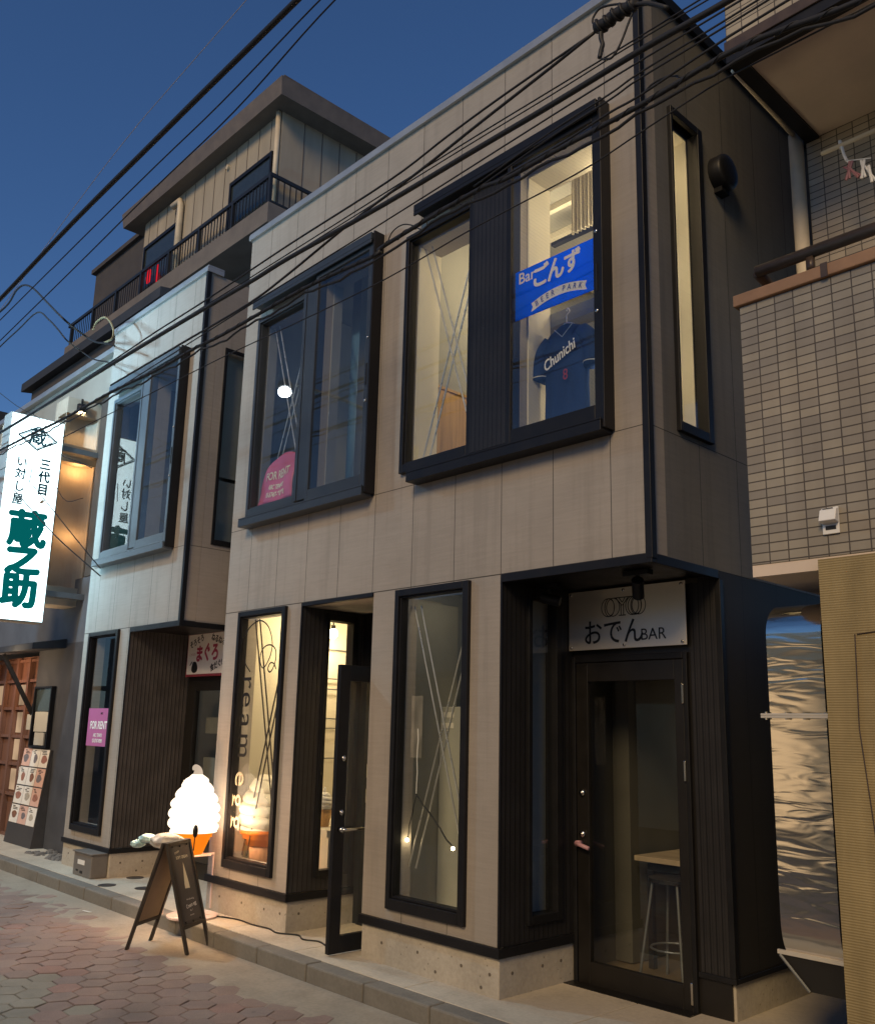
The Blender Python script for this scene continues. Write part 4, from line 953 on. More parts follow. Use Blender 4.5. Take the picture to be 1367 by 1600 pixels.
write([('ご', .165, (-3.535, P_, 4.470), F, .005, .9, R(0), 'CENTER'), ('ん', .172, (-3.405, P_, 4.472), F, .005, .85, 0, 'CENTER'), ('ず', .165, (-3.27, P_, 4.475), F, .005, .85, 0, 'CENTER')], 'lettering', 'banner_ink', bb)
rb = MB(); top, bot = [], []
for i in range(17):
    t = i / 16; x = -3.59 + .41 * t; h_ = .036 * (1 - (2 * t - 1) ** 2)
    top.append((x, 4.315 + h_)); bot.append((x, 4.254 + h_))
for i in range(16): rb.quad((bot[i][0], P_, bot[i][1]), (bot[i + 1][0], P_, bot[i + 1][1]), (top[i + 1][0], P_, top[i + 1][1]), (top[i][0], P_, top[i][1]))
for s_, (xb, zb), (xt, zt) in ((-1, bot[0], top[0]), (1, bot[-1], top[-1])):
    rb.quad((xb, P_, zb), (xb + s_ * .022, P_, zb - .004), (xb + s_ * .008, P_, (zb + zt) / 2 - .003)); rb.quad((xb, P_, zb), (xb + s_ * .008, P_, (zb + zt) / 2 - .003), (xt, P_, zt)); rb.quad((xt, P_, zt), (xb + s_ * .008, P_, (zb + zt) / 2 - .003), (xt + s_ * .022, P_, zt - .004))
rb.build('ribbon', 'banner_ink', bb)
let = []
for i, c in enumerate('BEER PARK'):
    t = (i + .6) / 9.2; x = -3.59 + .41 * t; z = 4.284 + .036 * (1 - (2 * t - 1) ** 2)
    if c != ' ': let.append((c, .054, (x, P_ - .0008, z), F, .0004, .82, math.atan(.036 * -4 * (2 * t - 1) / .42 * 1.0), 'CENTER'))
write(let, 'lettering', 'banner_blue_ink', bb)
fr_ = thing('rent_sign', 'flat pink rental notice behind the tall lower window of the vacant shop', 'sign', (-9.86, .015, 1.48))
MB().box(-10.145, -9.575, .010, .0145, 1.285, 1.69).build('panel', 'pink', fr_)
write([('FOR RENT', .115, (-9.86, .0095, 1.505), F, .0035, .80, 0, 'CENTER'), ('ABC TENPO', .052, (-9.86, .0095, 1.40), F, .0012, .8, 0, 'CENTER'), ('03-5747-9090', .055, (-9.86, .0095, 1.34), F, .0015, .8, 0, 'CENTER')], 'lettering', 'white_ink', fr_)
write([('ABC', .03, (-9.80, .0095, 1.635), F, .001, 1, 0, 'CENTER')], 'lettering', 'ink', fr_)
# sagging rental sheet upstairs
rs = thing('rent_sign', 'sagging reddish pink rental sheet slumped in the corner of the unlit upper window', 'sign', (-6.75, .1, 3.7))
NX, NZ = 18, 14; g2 = MB()
def sheet(a, b):                                    # a 0..1 across, b 0..1 up
    x = -6.985 + .555 * a + .09 * b * (1 - a); z = 3.50 + .44 * b - .08 * b * max(0, .45 - a) ** 1.2 * 2.2 + .01 * math.sin(a * 9)
    y = .043 + .02 * b + .009 * math.sin(a * 11 + b * 4) + .006 * math.sin(b * 9 - a * 5)
    if b > .8: z -= .05 * (abs(a - .55) * 2) ** 2 * (b - .8) * 5
    return (x, y, z)
vs = [sheet(i / NX, j / NZ) for j in range(NZ + 1) for i in range(NX + 1)]
g2.add(vs, [(j * (NX + 1) + i, j * (NX + 1) + i + 1, (j + 1) * (NX + 1) + i + 1, (j + 1) * (NX + 1) + i) for j in range(NZ) for i in range(NX)])
ob = build_each(g2, 'sheet', 'pink_red', rs, True); sm = ob.modifiers.new('thickness', 'SOLIDIFY'); sm.thickness = .002
def on_sheet(words, size, a0, b0, sq):
    cu = bpy.data.curves.new('lettering', 'FONT'); cu.body = words; cu.size = size; cu.align_x = 'CENTER'; cu.align_y = 'CENTER'; cu.offset = .002
    o = bpy.data.objects.new('lettering', cu); col.objects.link(o); me = bpy.data.meshes.new_from_object(o.evaluated_get(bpy.context.evaluated_depsgraph_get()))
    vs = []
    for p in me.vertices:
        a = a0 + p.co.x * sq / .60; b = b0 + p.co.y / .44
        x, y, z = sheet(min(max(a, 0), 1), min(max(b, 0), 1)); vs.append((x, y - .004, z))
    mb = MB().add(vs, [tuple(f.vertices) for f in me.polygons]); bpy.data.objects.remove(o); bpy.data.curves.remove(cu); return mb
on_sheet('FOR RENT', .105, .52, .58, .85).build('lettering', 'cream_ink', rs)
on_sheet('ABC TENPO', .06, .50, .34, .8).build('lettering', 'cream_ink', rs); on_sheet('03-5747-9090', .065, .50, .17, .85).build('lettering', 'cream_ink', rs)
# window lettering of the cream shop
wl = thing('window_lettering', 'black script lettering with looping flourish reading down the warm lit shop window', 'lettering', (-6.8, .012, 1.7))
let = MB(); q = (0, .012, 0)
lp_ = [(-6.86, 2.00), (-6.95, 2.08), (-7.01, 2.2), (-7.0, 2.29), (-6.91, 2.39), (-6.76, 2.44), (-6.62, 2.38), (-6.545, 2.25), (-6.555, 2.14), (-6.62, 2.05), (-6.67, 2.03), (-6.71, 2.08), (-6.71, 2.15), (-6.66, 2.205), (-6.57, 2.22), (-6.49, 2.18), (-6.475, 2.1), (-6.51, 2.02), (-6.555, 1.99), (-6.585, 2.02), (-6.555, 2.065), (-6.50, 2.06), (-6.46, 2.01)]
stroke([(p.x, p.y) for p in smooth_path([(a, b, 0) for a, b in lp_], 6)], .0125, q, F, let); let.build('flourish', 'ink', wl)
write([('r', .30, (-6.88, .012, 1.915), SIDEWAYS, -.003, 1, 0, 'CENTER'), ('e', .30, (-6.88, .012, 1.765), SIDEWAYS, -.003, 1, 0, 'CENTER'), ('a', .30, (-6.88, .012, 1.585), SIDEWAYS, -.003, 1, 0, 'CENTER'), ('m', .30, (-6.88, .012, 1.375), SIDEWAYS, -.003, .95, 0, 'CENTER')], 'lettering', 'ink', wl)
write([('e', .28, (-6.90, .012, 1.10), SIDEWAYS, 0, 1, 0, 'CENTER'), ('g', .28, (-6.92, .012, .92), SIDEWAYS, 0, 1, 0, 'CENTER'), ('g', .28, (-6.92, .012, .74), SIDEWAYS, 0, 1, 0, 'CENTER')], 'lettering', 'taupe_ink', wl)

# jersey on a wire hanger in the bar window
js = thing('jersey', 'navy shirt with white script and red number hanging in the right upper window', 'jersey', (-3.515, .19, 3.85))
rows = [(3.47, .185, .055), (3.6, .18, .058), (3.75, .175, .06), (3.88, .178, .062), (3.98, .188, .062), (4.06, .195, .058), (4.12, .185, .05), (4.165, .145, .042), (4.19, .085, .038), (4.20, .06, .036)]
n = 40; vs = []; fs = []
for z, a, b in rows:
    for j in range(n):
        t = 2 * math.pi * j / n; fold = 1 + .24 * math.sin(5 * t + z * 6) * (4.25 - z) + .10 * math.sin(11 * t - z * 4) * (4.2 - z)
        vs.append((-3.515 + a * math.cos(t), .19 + b * math.sin(t) * fold, z + .012 * math.sin(3 * t) * (z < 3.5)))
for i in range(len(rows) - 1):
    for j in range(n): fs.append((i * n + j, i * n + (j + 1) % n, (i + 1) * n + (j + 1) % n, (i + 1) * n + j))
jm = MB().add(vs, fs)
for s_ in (-1, 1): jm.tube(smooth_path([(-3.515 + s_ * .13, .19, 4.125), (-3.515 + s_ * .185, .185, 4.06), (-3.515 + s_ * .215, .18, 3.95), (-3.515 + s_ * .225, .18, 3.86)], 4), .056, 14, r1=.066)
jm.build('shirt', 'navy', js, True)
pp = MB()
for s_ in (-1, 1): pp.tube([(-3.515 + s_ * (.224 + .068 * math.cos(R(a))), .18 + .068 * math.sin(R(a)), 3.875 - .1 * .068 * math.cos(R(a))) for a in range(0, 361, 24)], .003, 5)
pp.tube([(-3.515 + s * .075, .14 + abs(s) * .012, 4.185 - .075 * (1 - abs(s))) for s in (-1, -.5, 0, .5, 1)], .003, 5)
pp.build('piping', 'white_ink', js)
write([('Chunichi', .105, (-3.520, .110, 3.965), F, .0016, .74, R(22), 'CENTER', .35)], 'lettering', 'white_ink', js)
write([('8', .105, (-3.465, .110, 3.82), F, .001, .8, 0, 'CENTER')], 'lettering', 'jersey_red', js)
MB().box(-3.555, -3.475, .165, .168, 4.155, 4.185).build('neck_label', 'white_card', js)
hg = thing('clothes_hanger', 'thin wire hanger holding the navy shirt below the blue banner', 'hanger', (-3.515, .19, 4.25))
hm = MB(); hm.tube(smooth_path([(-3.645, .19, 4.15), (-3.565, .19, 4.205), (-3.515, .19, 4.225), (-3.465, .19, 4.205), (-3.385, .19, 4.15)], 4), .005, 6); hm.tube(smooth_path([(-3.515, .19, 4.225), (-3.515, .19, 4.28), (-3.490, .19, 4.30), (-3.505, .19, 4.33), (-3.515, .19, 4.31)], 4), .004, 6); hm.build('wire', 'white_paint', hg, True)

# street lamp on the far side of the street, seen mirrored in the unlit upper window
LP_ = Vector((-10.5, -2.5, 6.25))
slp = thing('street_lamp', 'grey street lamp with a round cold white head reaching over the street', 'street lamp', (-10.9, -5.4, 0))
mb = MB(); mb.tube([(-10.9, -5.4, -.12), (-10.9, -5.4, 6.2)], .07, 14, r1=.05); mb.build('pole', 'steel_grey', slp, True)
mb = MB(); mb.tube(smooth_path([(-10.9, -5.4, 6.1), (-10.85, -5.0, 6.4), (-10.7, -4.0, 6.5), (-10.53, -2.7, 6.42)], 5), .03, 10); mb.build('arm', 'steel_grey', slp, True)
mb = MB(); mb.lathe([(.03, .20), (.10, .14), (.12, .08), (.115, .065)], LP_, 24); mb.build('lamp_hood', 'steel_grey', slp, True)
MB().ball(LP_, .10, .10, .08).build('lamp_glow', 'street_glow', slp, True)
point('lamp_light', LP_ + Vector((0, 0, -.12)), 720, (.42, .75, 1.0), .10, slp)

# ---------------------------------------------------------------- spotlights under the corner soffit
def spotlight(x, y, tx, ty, tz, label):
    t = thing('spotlight', label, 'spotlight', (x, y, 2.5), 'spotlights under the corner soffit')
    MB().box(x - .09, x + .09, y - .03, y + .03, 2.475, 2.5075).build('mount', 'black', t, bevel=.004)
    MB().cyl((x, y, 2.474), (x, y, 2.43), .012, 10).build('stem', 'black', t)
    d_ = (Vector((tx, ty, tz)) - Vector((x, y, 2.40))).normalized(); a = Vector((x, y, 2.41)) - d_ * .05
    MB().cyl(a, a + d_ * .13, .036, 20).build('lamp_head', 'black', t, bevel=.003)
    MB().cyl(a + d_ * .128, a + d_ * .1315, .03, 16).build('lens', 'grey_glass', t)
    return t
spotlight(-3.05, .26, -3.2, .5, 2.15, 'black spotlight tilted down in front of the steel sign plate')
spotlight(-3.80, .34, -3.45, .5, 2.3, 'black spotlight tucked in the left corner under the soffit')
vt = thing('wall_vent', 'round black vent hood on the dark side wall of the corner building', 'vent', (-2.74, .92, 5.32))
mb = MB(); pr = [(.0, .125), (.075, .126), (.092, .118), (.10, .085), (.102, .03)]
n = 24; vs = []; fs = []
for h_, rr in pr:
    for j in range(n): t = 2 * math.pi * j / n; vs.append((D1 + h_, .92 + rr * math.cos(t), 5.32 + rr * math.sin(t)))
for i in range(len(pr) - 1):
    for j in range(n): fs.append((i * n + j, i * n + (j + 1) % n, (i + 1) * n + (j + 1) % n, (i + 1) * n + j))
fs.append(tuple(range((len(pr) - 1) * n, len(pr) * n))); mb.add(vs, fs); mb.build('hood', 'black', vt, True)
MB().box(D1 + .001, D1 + .06, .87, .97, 5.17, 5.21).build('drip_lip', 'black', vt)

# ---------------------------------------------------------------- soft serve lamp, its acrylic stand, and a small ornament
def swirl(mb, c, Rm, z0, z1, turns, n=40, per=12, env=None):
    # rolls of whipped cream stacked in a spiral: each turn is a round bead that climbs as it goes round
    steps = int(turns * per); cx, cy, cz = c; b = len(mb.v)
    E_ = env or [(0, .90), (.12, .985), (.3, 1.0), (.5, .94), (.68, .76), (.82, .58), (.92, .44), (1.0, .20)]
    def e(t):
        for (a0, r0), (a1, r1) in zip(E_, E_[1:]):
            if t <= a1: return r0 + (r1 - r0) * (t - a0) / (a1 - a0)
        return E_[-1][1]
    for i in range(steps + 1):
        for j in range(n):
            q = 2 * math.pi * j / n; t = i / steps
            ph = (t * turns + q / (2 * math.pi)) % 1.0 if 0 < i < steps else .5
            bead = math.sqrt(max(0.0, 1 - (2 * ph - 1) ** 2))
            r = Rm * e(t) * (.82 + .18 * bead)
            mb.v.append((cx + r * math.cos(q), cy + r * math.sin(q), cz + z0 + (z1 - z0) * t))
    for i in range(steps):
        for j in range(n): mb.f.append((b + i * n + j, b + i * n + (j + 1) % n, b + (i + 1) * n + (j + 1) % n, b + (i + 1) * n + j))
    mb.f.append(tuple(b + j for j in range(n))[::-1]); mb.f.append(tuple(b + steps * n + j for j in range(n)))
LX, LY = -7.22, -.22
sl = thing('soft_serve_lamp', 'glowing white soft serve ice cream lamp in an orange cone standing on the sidewalk', 'lamp', (LX, LY, .44))
mb = MB(); swirl(mb, (LX, LY, 0), .218, .655, 1.125, 5.6, 56, 22); mb.build('cream_swirl', 'lamp_white', sl, True)
mb = MB(); mb.tube(smooth_path([(LX, LY, 1.09), (LX + .004, LY + .004, 1.135), (LX, LY, 1.165), (LX - .014, LY - .014, 1.183), (LX - .022, LY - .022, 1.175), (LX - .022, LY - .022, 1.158)], 4), .046, 14, r1=.011); mb.build('cream_tip', 'lamp_tip', sl, True)
MB().lathe([(.090, .478), (.115, .54), (.135, .588), (.14, .592), (.14, .61), (.158, .615), (.160, .652)], (LX, LY, 0), 40).build('cone', 'lamp_orange', sl, True)
point('lamp_light', (LX + .05, LY - .27, .84), 56.0, (1.0, .60, .32), .16, sl); point('lamp_light', (LX + .30, LY + .05, .80), 24.0, (1.0, .60, .32), .12, sl)
sd_ = thing('lamp_stand', 'pale thin framed stand with round base under the soft serve lamp', 'stand', (-7.1, -.24, 0))
MB().cyl((-7.08, -.25, .001), (-7.08, -.25, .018), .205, 48).build('base_plate', 'acrylic', sd_, bevel=.003)
fr2 = MB(); 
fr2.box(-7.238, -7.222, -.008, .008, .019, .455); fr2.box(-7.238, -7.222, -.45, -.434, .019, .455); fr2.box(-7.238, -7.222, -.45, .008, .4555, .47)
fr2.build('frame', 'acrylic', sd_)
build_each(MB().box(-7.34, -7.10, -.34, -.10, .463, .476), 'shelf', 'acrylic', sd_, bevel=.002)
MB().cyl((-7.17, -.24, .019), (-7.20, -.24, .462), .018).build('post', 'acrylic', sd_)
sdp = thing('soft_serve_display', 'large cream soft serve display with an orange cup standing inside the lit shop window', 'display', (-6.92, .27, .38))
mb = MB(); swirl(mb, (-6.92, .27, 0), .212, .675, 1.13, 4.6, 56, 22); mb.build('cream_swirl', 'display_cream', sdp, True)
MB().lathe([(.13, .545), (.15, .60), (.165, .605), (.168, .635), (.185, .64), (.188, .676)], (-6.92, .27, 0), 44).build('cup', 'display_orange', sdp, True)
MB().lathe([(.10, .371), (.10, .50), (.115, .546)], (-6.92, .27, 0), 40).build('pedestal', 'display_peach', sdp, True)
so = thing('soft_serve_ornament', 'small unlit soft serve ornament on the counter behind the open glass door', 'ornament', (-6.55, .60, .72))
OX, OY = -6.52, .62
mb = MB(); swirl(mb, (OX, OY, .0), .085, .86, 1.0, 4, 28, 10); mb.ball((OX, OY, 1.01), .014, .014, .03); mb.build('cream_swirl', 'white_paint', so, True)
MB().lathe([(.045, .715), (.06, .80), (.066, .815), (.072, .858)], (OX, OY, 0), 28).build('cone', 'waffle', so, True)
build_each(MB().box(-6.72, -6.24, .45, .80, .66, .7145), 'shelf', 'room_warm', shop); MB().box(-6.70, -6.24, .47, .78, .03, .6595).build('counter', 'room_warm', shop)

# ---------------------------------------------------------------- folding pavement sign
af = thing('pavement_sign', 'dark wooden folding pavement sign with a tall cream cone picture standing on the pavers', 'pavement sign', (-6.68, -.66, -.11))
W = Vector((-.18, .29, 0)); W.normalize(); Dp = Vector((.835, .55, 0)).normalized(); Zv = Vector((0, 0, 1))
C0 = Vector((-6.675, -.66, -.108)); HH = .77; SP = .235; HW = .175
def af_pt(side, s_, h_, off=0):                    # side +1 front / -1 back, s_ across, h_ 0..1 up the leg
    spread = SP * (1 - h_) + .012
    return C0 + W * s_ + Dp * (side * spread) + Zv * (HH * h_) + Dp * side * off
def af_bar(mb, side, s0, s1, h0, h1, t=.011):
    mb.hexa([af_pt(side, s0, h0, -t), af_pt(side, s1, h0, -t), af_pt(side, s1, h0, t), af_pt(side, s0, h0, t)], [af_pt(side, s0, h1, -t), af_pt(side, s1, h1, -t), af_pt(side, s1, h1, t), af_pt(side, s0, h1, t)])
for side, nm in ((1, 'front'), (-1, 'back')):
    for s0, s1 in ((-HW, -HW + .03), (HW - .03, HW)):
        l = MB(); af_bar(l, side, s0, s1, .0, 1.0); l.build('leg', 'frame_black', af, bevel=.003)
    l = MB(); af_bar(l, side, -HW + .031, HW - .031, .965, 1.0); af_bar(l, side, -HW + .031, HW - .031, .215, .25); build_each(l, 'rail', 'frame_black', af, bevel=.003)
    l = MB(); af_bar(l, side, -HW + .031, HW - .031, .251, .964, .004); l.build('panel', 'board' if side > 0 else 'tan', af)
pn = (af_pt(1, 0, 1) - af_pt(1, 0, 0)).normalized(); AU = -W if (-W).cross(pn).dot(Dp) > 0 else W
AUV = (AU, pn)
def af_c(a, h_): return af_pt(1, 0, h_) + AU * a + AU.cross(pn) * .0052
def on_af(a0, b0): return tuple(af_c(a0, b0))
build_each(MB().quad(af_c(-.12, .275), af_c(.12, .275), af_c(.12, .945), af_c(-.12, .945)), 'sheet', 'sheet_dark', af)
lt = MB(); e = AU.cross(pn) * .001
lt.quad(af_c(-.030, .56) + e, af_c(.036, .555) + e, af_c(.034, .60) + e, af_c(.010, .755) + e, af_c(.002, .80) + e, af_c(-.006, .755) + e, af_c(-.030, .60) + e); lt.build('picture', 'cream_ink', af)
write([('SOFT CREAM', .030, af_c(0, .845), AUV, .0006, .95, 0, 'CENTER'), ('cream', .030, af_c(-.06, .90), AUV, .0, .9, R(10), 'CENTER')], 'lettering', 'cream_ink', af)
write([('fresh milk and egg', .016, af_c(0.01, .46), AUV, 0, .9, 0, 'CENTER'), ('Cream egg', .040, af_c(.01, .405), AUV, .0004, .85, R(6), 'CENTER'), ('no. 1', .022, af_c(.0, .36), AUV, 0, .9, 0, 'CENTER'), ('take out ok', .014, af_c(0, .318), AUV, 0, .9, 0, 'CENTER')], 'lettering', 'white_ink', af)
sb = MB()
for a, h_ in ((-.105, .955), (0, .948), (.105, .955), (-.105, .268), (0, .262), (.105, .268)): sb.cyl(af_c(a, h_), af_c(a, h_) + AU.cross(pn) * .006, .008, 10)
build_each(sb, 'screw', 'ink', af)
bg = thing('plastic_bag', 'crumpled clear plastic bag with pale blue ends hanging behind the folding pavement sign', 'bag', (-7.1, -.62, .5))
def lump(mb, c, rx, ry, rz, seed, n=26, k=16, amp=.16):
    rnd = random.Random(seed); ph = [rnd.uniform(0, 6.3) for _ in range(9)]; b = len(mb.v)
    for i in range(k + 1):
        a = math.pi * i / k
        for j in range(n):
            q = 2 * math.pi * j / n
            f = 1 + amp * (math.sin(3 * q + ph[0] + 2 * a) * .5 + math.sin(5 * q - 3 * a + ph[1]) * .35 + math.sin(7 * a + 2 * q + ph[2]) * .3) * math.sin(a)
            mb.v.append((c[0] + rx * f * math.sin(a) * math.cos(q), c[1] + ry * f * math.sin(a) * math.sin(q), c[2] - rz * f * math.cos(a)))
    for i in range(k):
        for j in range(n): mb.f.append((b + i * n + j, b + i * n + (j + 1) % n, b + (i + 1) * n + (j + 1) % n, b + (i + 1) * n + j))
mb = MB(); lump(mb, (-7.0, -.58, .625), .12, .13, .06, 1); mb.build('bag_body', 'bag', bg)
mb = MB(); lump(mb, (-7.16, -.66, .632), .06, .07, .036, 2); lump(mb, (-7.24, -.70, .585), .055, .06, .032, 3); build_each(mb, 'bag_end', 'bag_blue', bg)
lf = thing('metal_spoon', 'dark spoon shaped marker standing behind the top of the folding pavement sign', 'marker', (-6.82, -.42, .63))
mb = MB(); mb.tube([(-6.80, -.44, .56), (-6.81, -.43, .66)], .005, 6); mb.build('stem', 'brown_black', lf); mb = MB(); mb.ball((-6.812, -.428, .705), .018, .022, .05); mb.build('bowl', 'brown_black', lf, True)

# ---------------------------------------------------------------- things along the wall foot
bx = thing('meter_box', 'grey metal box with white label against the vacant shop base', 'box', (-9.5, -.09, 0))
MB().box(-9.73, -9.29, -.17, .0, .001, .225).build('body', 'grey_box', bx, bevel=.008)
MB().box(-9.745, -9.275, -.185, -.002, .226, .24).build('lid', 'grey_box', bx, bevel=.004)
MB().box(-9.62, -9.45, -.1725, -.1705, .115, .16).build('label', 'white_card', bx)
build_each(MB().box(-9.65, -9.60, -.173, -.1705, .045, .06).box(-9.55, -9.49, -.173, -.1705, .03, .055), 'slot', 'ink', bx)
for x, y, lb in ((-8.88, -.175, 'dark round cover in the sidewalk nearest the grey metal box'), (-8.52, .03, 'dark round cover in the sidewalk just left of the soft serve lamp'), (-9.14, .235, 'dark round cover at the foot of the vacant shop recess wall')):
    c = MB(); c.cyl((x, y, .0), (x, y, .004), .085, 28); o = c.build('drain_cover', 'board'); tag(o, lb, 'drain cover', 'round drain covers in the sidewalk')
cb = MB(); cb.tube(smooth_path([(-7.02, -.16, .014), (-6.85, -.06, .008), (-6.7, -.03, .008), (-6.5, -.04, .008), (-6.3, -.02, .008), (-6.14, -.05, .008), (-5.98, .03, .008), (-5.85, -.02, .008), (-5.72, .03, .008), (-5.6, -.0, .008)], 6), .006, 6)
tag(cb.build('power_cord', 'rubber'), 'thin dark power cord lying along the sidewalk from the lamp stand to the open door', 'cord')
tp = MB(); tp.cyl((-8.12, -.66, -.109), (-8.12, -.66, -.106), .02, 8)
tp = MB(); tp.hexa([(-8.36, -.62, -.106), (-8.25, -.60, -.106), (-8.25, -.58, -.106), (-8.36, -.60, -.106)], [(-8.36, -.62, -.103), (-8.25, -.60, -.103), (-8.25, -.58, -.103), (-8.36, -.60, -.103)]); tag(tp.build('paper_scrap', 'white_card'), 'small white paper scrap lying in the gutter below the kerb', 'litter')

# ---------------------------------------------------------------- tiled apartment building on the right
tb_ = thing('apartment_building', 'beige tiled apartment building with a balcony at the right edge of the street', 'building', (0, 3, 0))
build_each(MB().box(-2.19, 2.5, .0, .16, 2.40, 3.815), 'parapet', 'tile', tb_, bevel=.003)
MB().box(-2.189, 2.5, .004, 1.015, 2.34, 2.399).build('balcony_floor', 'ceil', tb_)
build_each(MB().box(-2.19, -2.03, .161, 1.015, 2.40, 3.815), 'parapet', 'tile_side', tb_)
build_each(MB().box(-2.215, 2.5, -.022, .19, 3.816, 3.882), 'parapet_cap', 'cap', tb_, bevel=.006)
MB().box(-1.735, -1.70, -.0265, -.0225, 3.812, 3.888).build('cap_joint', 'rail_brown', tb_)
build_each(MB().box(-2.20, 2.5, 1.02, 1.4, 2.336, 5.464), 'back_wall', 'tile_back', tb_)
build_each(MB().box(-2.19, 2.5, .0, 5.0, 5.465, 9.5), 'upper_wall', 'tile_up', tb_)
MB().box(-2.20, 2.5, -.012, 1.018, 5.395, 5.464).build('upper_ledge', 'rail_brown', tb_, bevel=.004)
build_each(MB().box(-2.195, -2.11, .101, 1.018, 5.33, 5.394).box(-2.195, 2.5, .0, .10, 5.33, 5.394), 'edge_beam', 'black', tb_)
MB().box(-2.109, 2.5, .102, 1.018, 5.345, 5.38).build('balcony_ceiling', 'ceil', tb_)
MB().box(-2.199, 2.5, 1.0, 1.4, -.1, 2.335).build('lower_back_wall', 'gap_shade', tb_)  # blackened wall, stands for the shade of the gap behind the duct
dp = MB(); dp.cyl((-2.25, .985, 2.4), (-2.25, .985, 5.40), .045, 18); dp.build('downpipe', 'pipe', tb_, True)
gp = MB(); gp.tube([(-2.215, .12, 5.37), (-2.225, .4, 5.375), (-2.235, .7, 5.38), (-2.25, .97, 5.39)], .017, 10); gp.build('gutter_pipe', 'pipe', tb_, True)
hr = MB(); hr.tube([(-2.09, .02, 3.995), (2.5, .02, 3.995)], .032, 14); hr.build('handrail', 'rail_brown', tb_, True)
hr = MB(); hr.tube([(-2.09, .03, 3.99), (-2.09, .16, 3.965), (-2.09, .95, 3.965)], .028, 12)
for x in (-1.80, -.6, .6): hr.box(x - .018, x + .018, .005, .035, 3.883, 3.97)
build_each(hr, 'handrail_bracket', 'rail_brown', tb_, True)
cw = MB(); cw.box(-1.84, 2.5, -.03, .5, -.1, 2.385); cw.build('lower_wall', 'corr', tb_)
build_each(MB().box(-2.0, 2.5, .9, 4.5, -.1, 2.335), 'lower_back_wall', 'iz_dark', tb_)
build_each(MB().box(-2.3, -2.0, 3.0, 3.1, -.1, 2.335), 'lower_back_wall', 'iz_dark', tb_)
pa = MB(); pa.tube([(-1.68, -.034, 2.02), (-1.2, -.034, 2.06), (-.6, -.034, 2.05)], .003, 4); pa.tube([(-1.69, -.034, 2.02), (-1.70, -.034, 1.6), (-1.66, -.034, 1.1), (-1.63, -.034, .75), (-1.5, -.034, .70)], .003, 4); pa.build('seam', 'rail_brown', tb_)
wb = thing('wall_box', 'small cream hooded box fixed to the beige tiled balcony wall', 'wall box', (-1.77, -.02, 2.57))
MB().box(-1.815, -1.735, -.012, -.001, 2.505, 2.635).build('back_plate', 'white_paint', wb, bevel=.003)
MB().prism([(-1.815, -.0125, 2.63), (-1.815, -.035, 2.62), (-1.815, -.055, 2.565), (-1.815, -.045, 2.56), (-1.815, -.0125, 2.555)], (.08, 0, 0)).build('hood', 'white_paint', wb, bevel=.003)
build_each(MB().box(-1.80, -1.75, -.013, -.0122, 2.525, 2.545).box(-1.80, -1.75, -.036, -.0345, 2.622, 2.627), 'slot', 'ink', wb)
cp_ = MB(); cp_.tube([(-1.997, .75, 5.025), (1.440, .75, 5.025)], .014, 10); tag(cp_.build('clothes_pole', 'pipe', None, True), 'horizontal cream clothes pole hung under the balcony ceiling', 'pole')
hk = thing('peg_hanger', 'white hook with pink and white clothes pegs hanging from the balcony pole', 'hanger', (-1.872, .75, 4.958))
mb = MB(); mb.tube(smooth_path([(-1.882, .75, 5.006), (-1.886, .75, 5.059), (-1.877, .75, 5.025), (-1.867, .75, 4.958), (-1.853, .75, 4.910)], 4), .009, 8); mb.build('hook', 'white_paint', hk, True)
for i, (x, z, t, mt) in enumerate(((-1.843, 4.843, .4, 'peg_pink'), (-1.824, 4.824, -.5, 'peg_pink'), (-1.766, 4.814, .2, 'white_paint'), (-1.728, 4.766, -.1, 'white_paint'))):
    d_ = Vector((math.sin(t) * .06, 0, math.cos(t) * .06)); c_ = Vector((x, .75, z))
    mb = MB(); mb.tube([c_ - d_, c_, c_ + d_ * .9], .009, 6); mb.tube([c_ - d_ + Vector((.022, 0, 0)), c_, c_ + d_ + Vector((-.02, 0, 0))], .007, 6); mb.build('peg', mt, hk)
mb = MB(); mb.tube([(-1.853, .75, 4.910), (-1.843, .75, 4.891)], .004, 5); mb.tube([(-1.858, .75, 4.910), (-1.718, .75, 4.862)], .004, 5); mb.build('strap', 'white_paint', hk)

# ---------------------------------------------------------------- steel duct in the gap between the buildings
du = thing('exhaust_duct', 'shiny flat steel exhaust duct with rounded ends standing in the narrow gap', 'duct', (-2.14, .4, .4))
DX0, DX1, YF, DD = -2.30, -2.005, .33, .20
prof = []                                           # outer side in y,z from the top bend to the mouth
for i in range(9): a = R(90 - 90 * i / 8); prof.append((YF + .17 - .17 * math.cos(a) * 1.0 if False else YF + .17 * (1 - math.cos(R(90) - a)), 2.08 + .17 * math.sin(a)))
prof = [(YF + .30, 2.25)] + [(YF + .17 - .17 * math.sin(R(11.25 * i)), 2.08 + .17 * math.cos(R(11.25 * i))) for i in range(9)]
prof += [(YF, 2.08 - .06 * i) for i in range(1, 24)] + [(YF, .66)] + [(YF + .11 - .11 * math.cos(R(7 * i)), .66 - .19 * math.sin(R(7 * i))) for i in range(1, 9)]
rnd = random.Random(4)
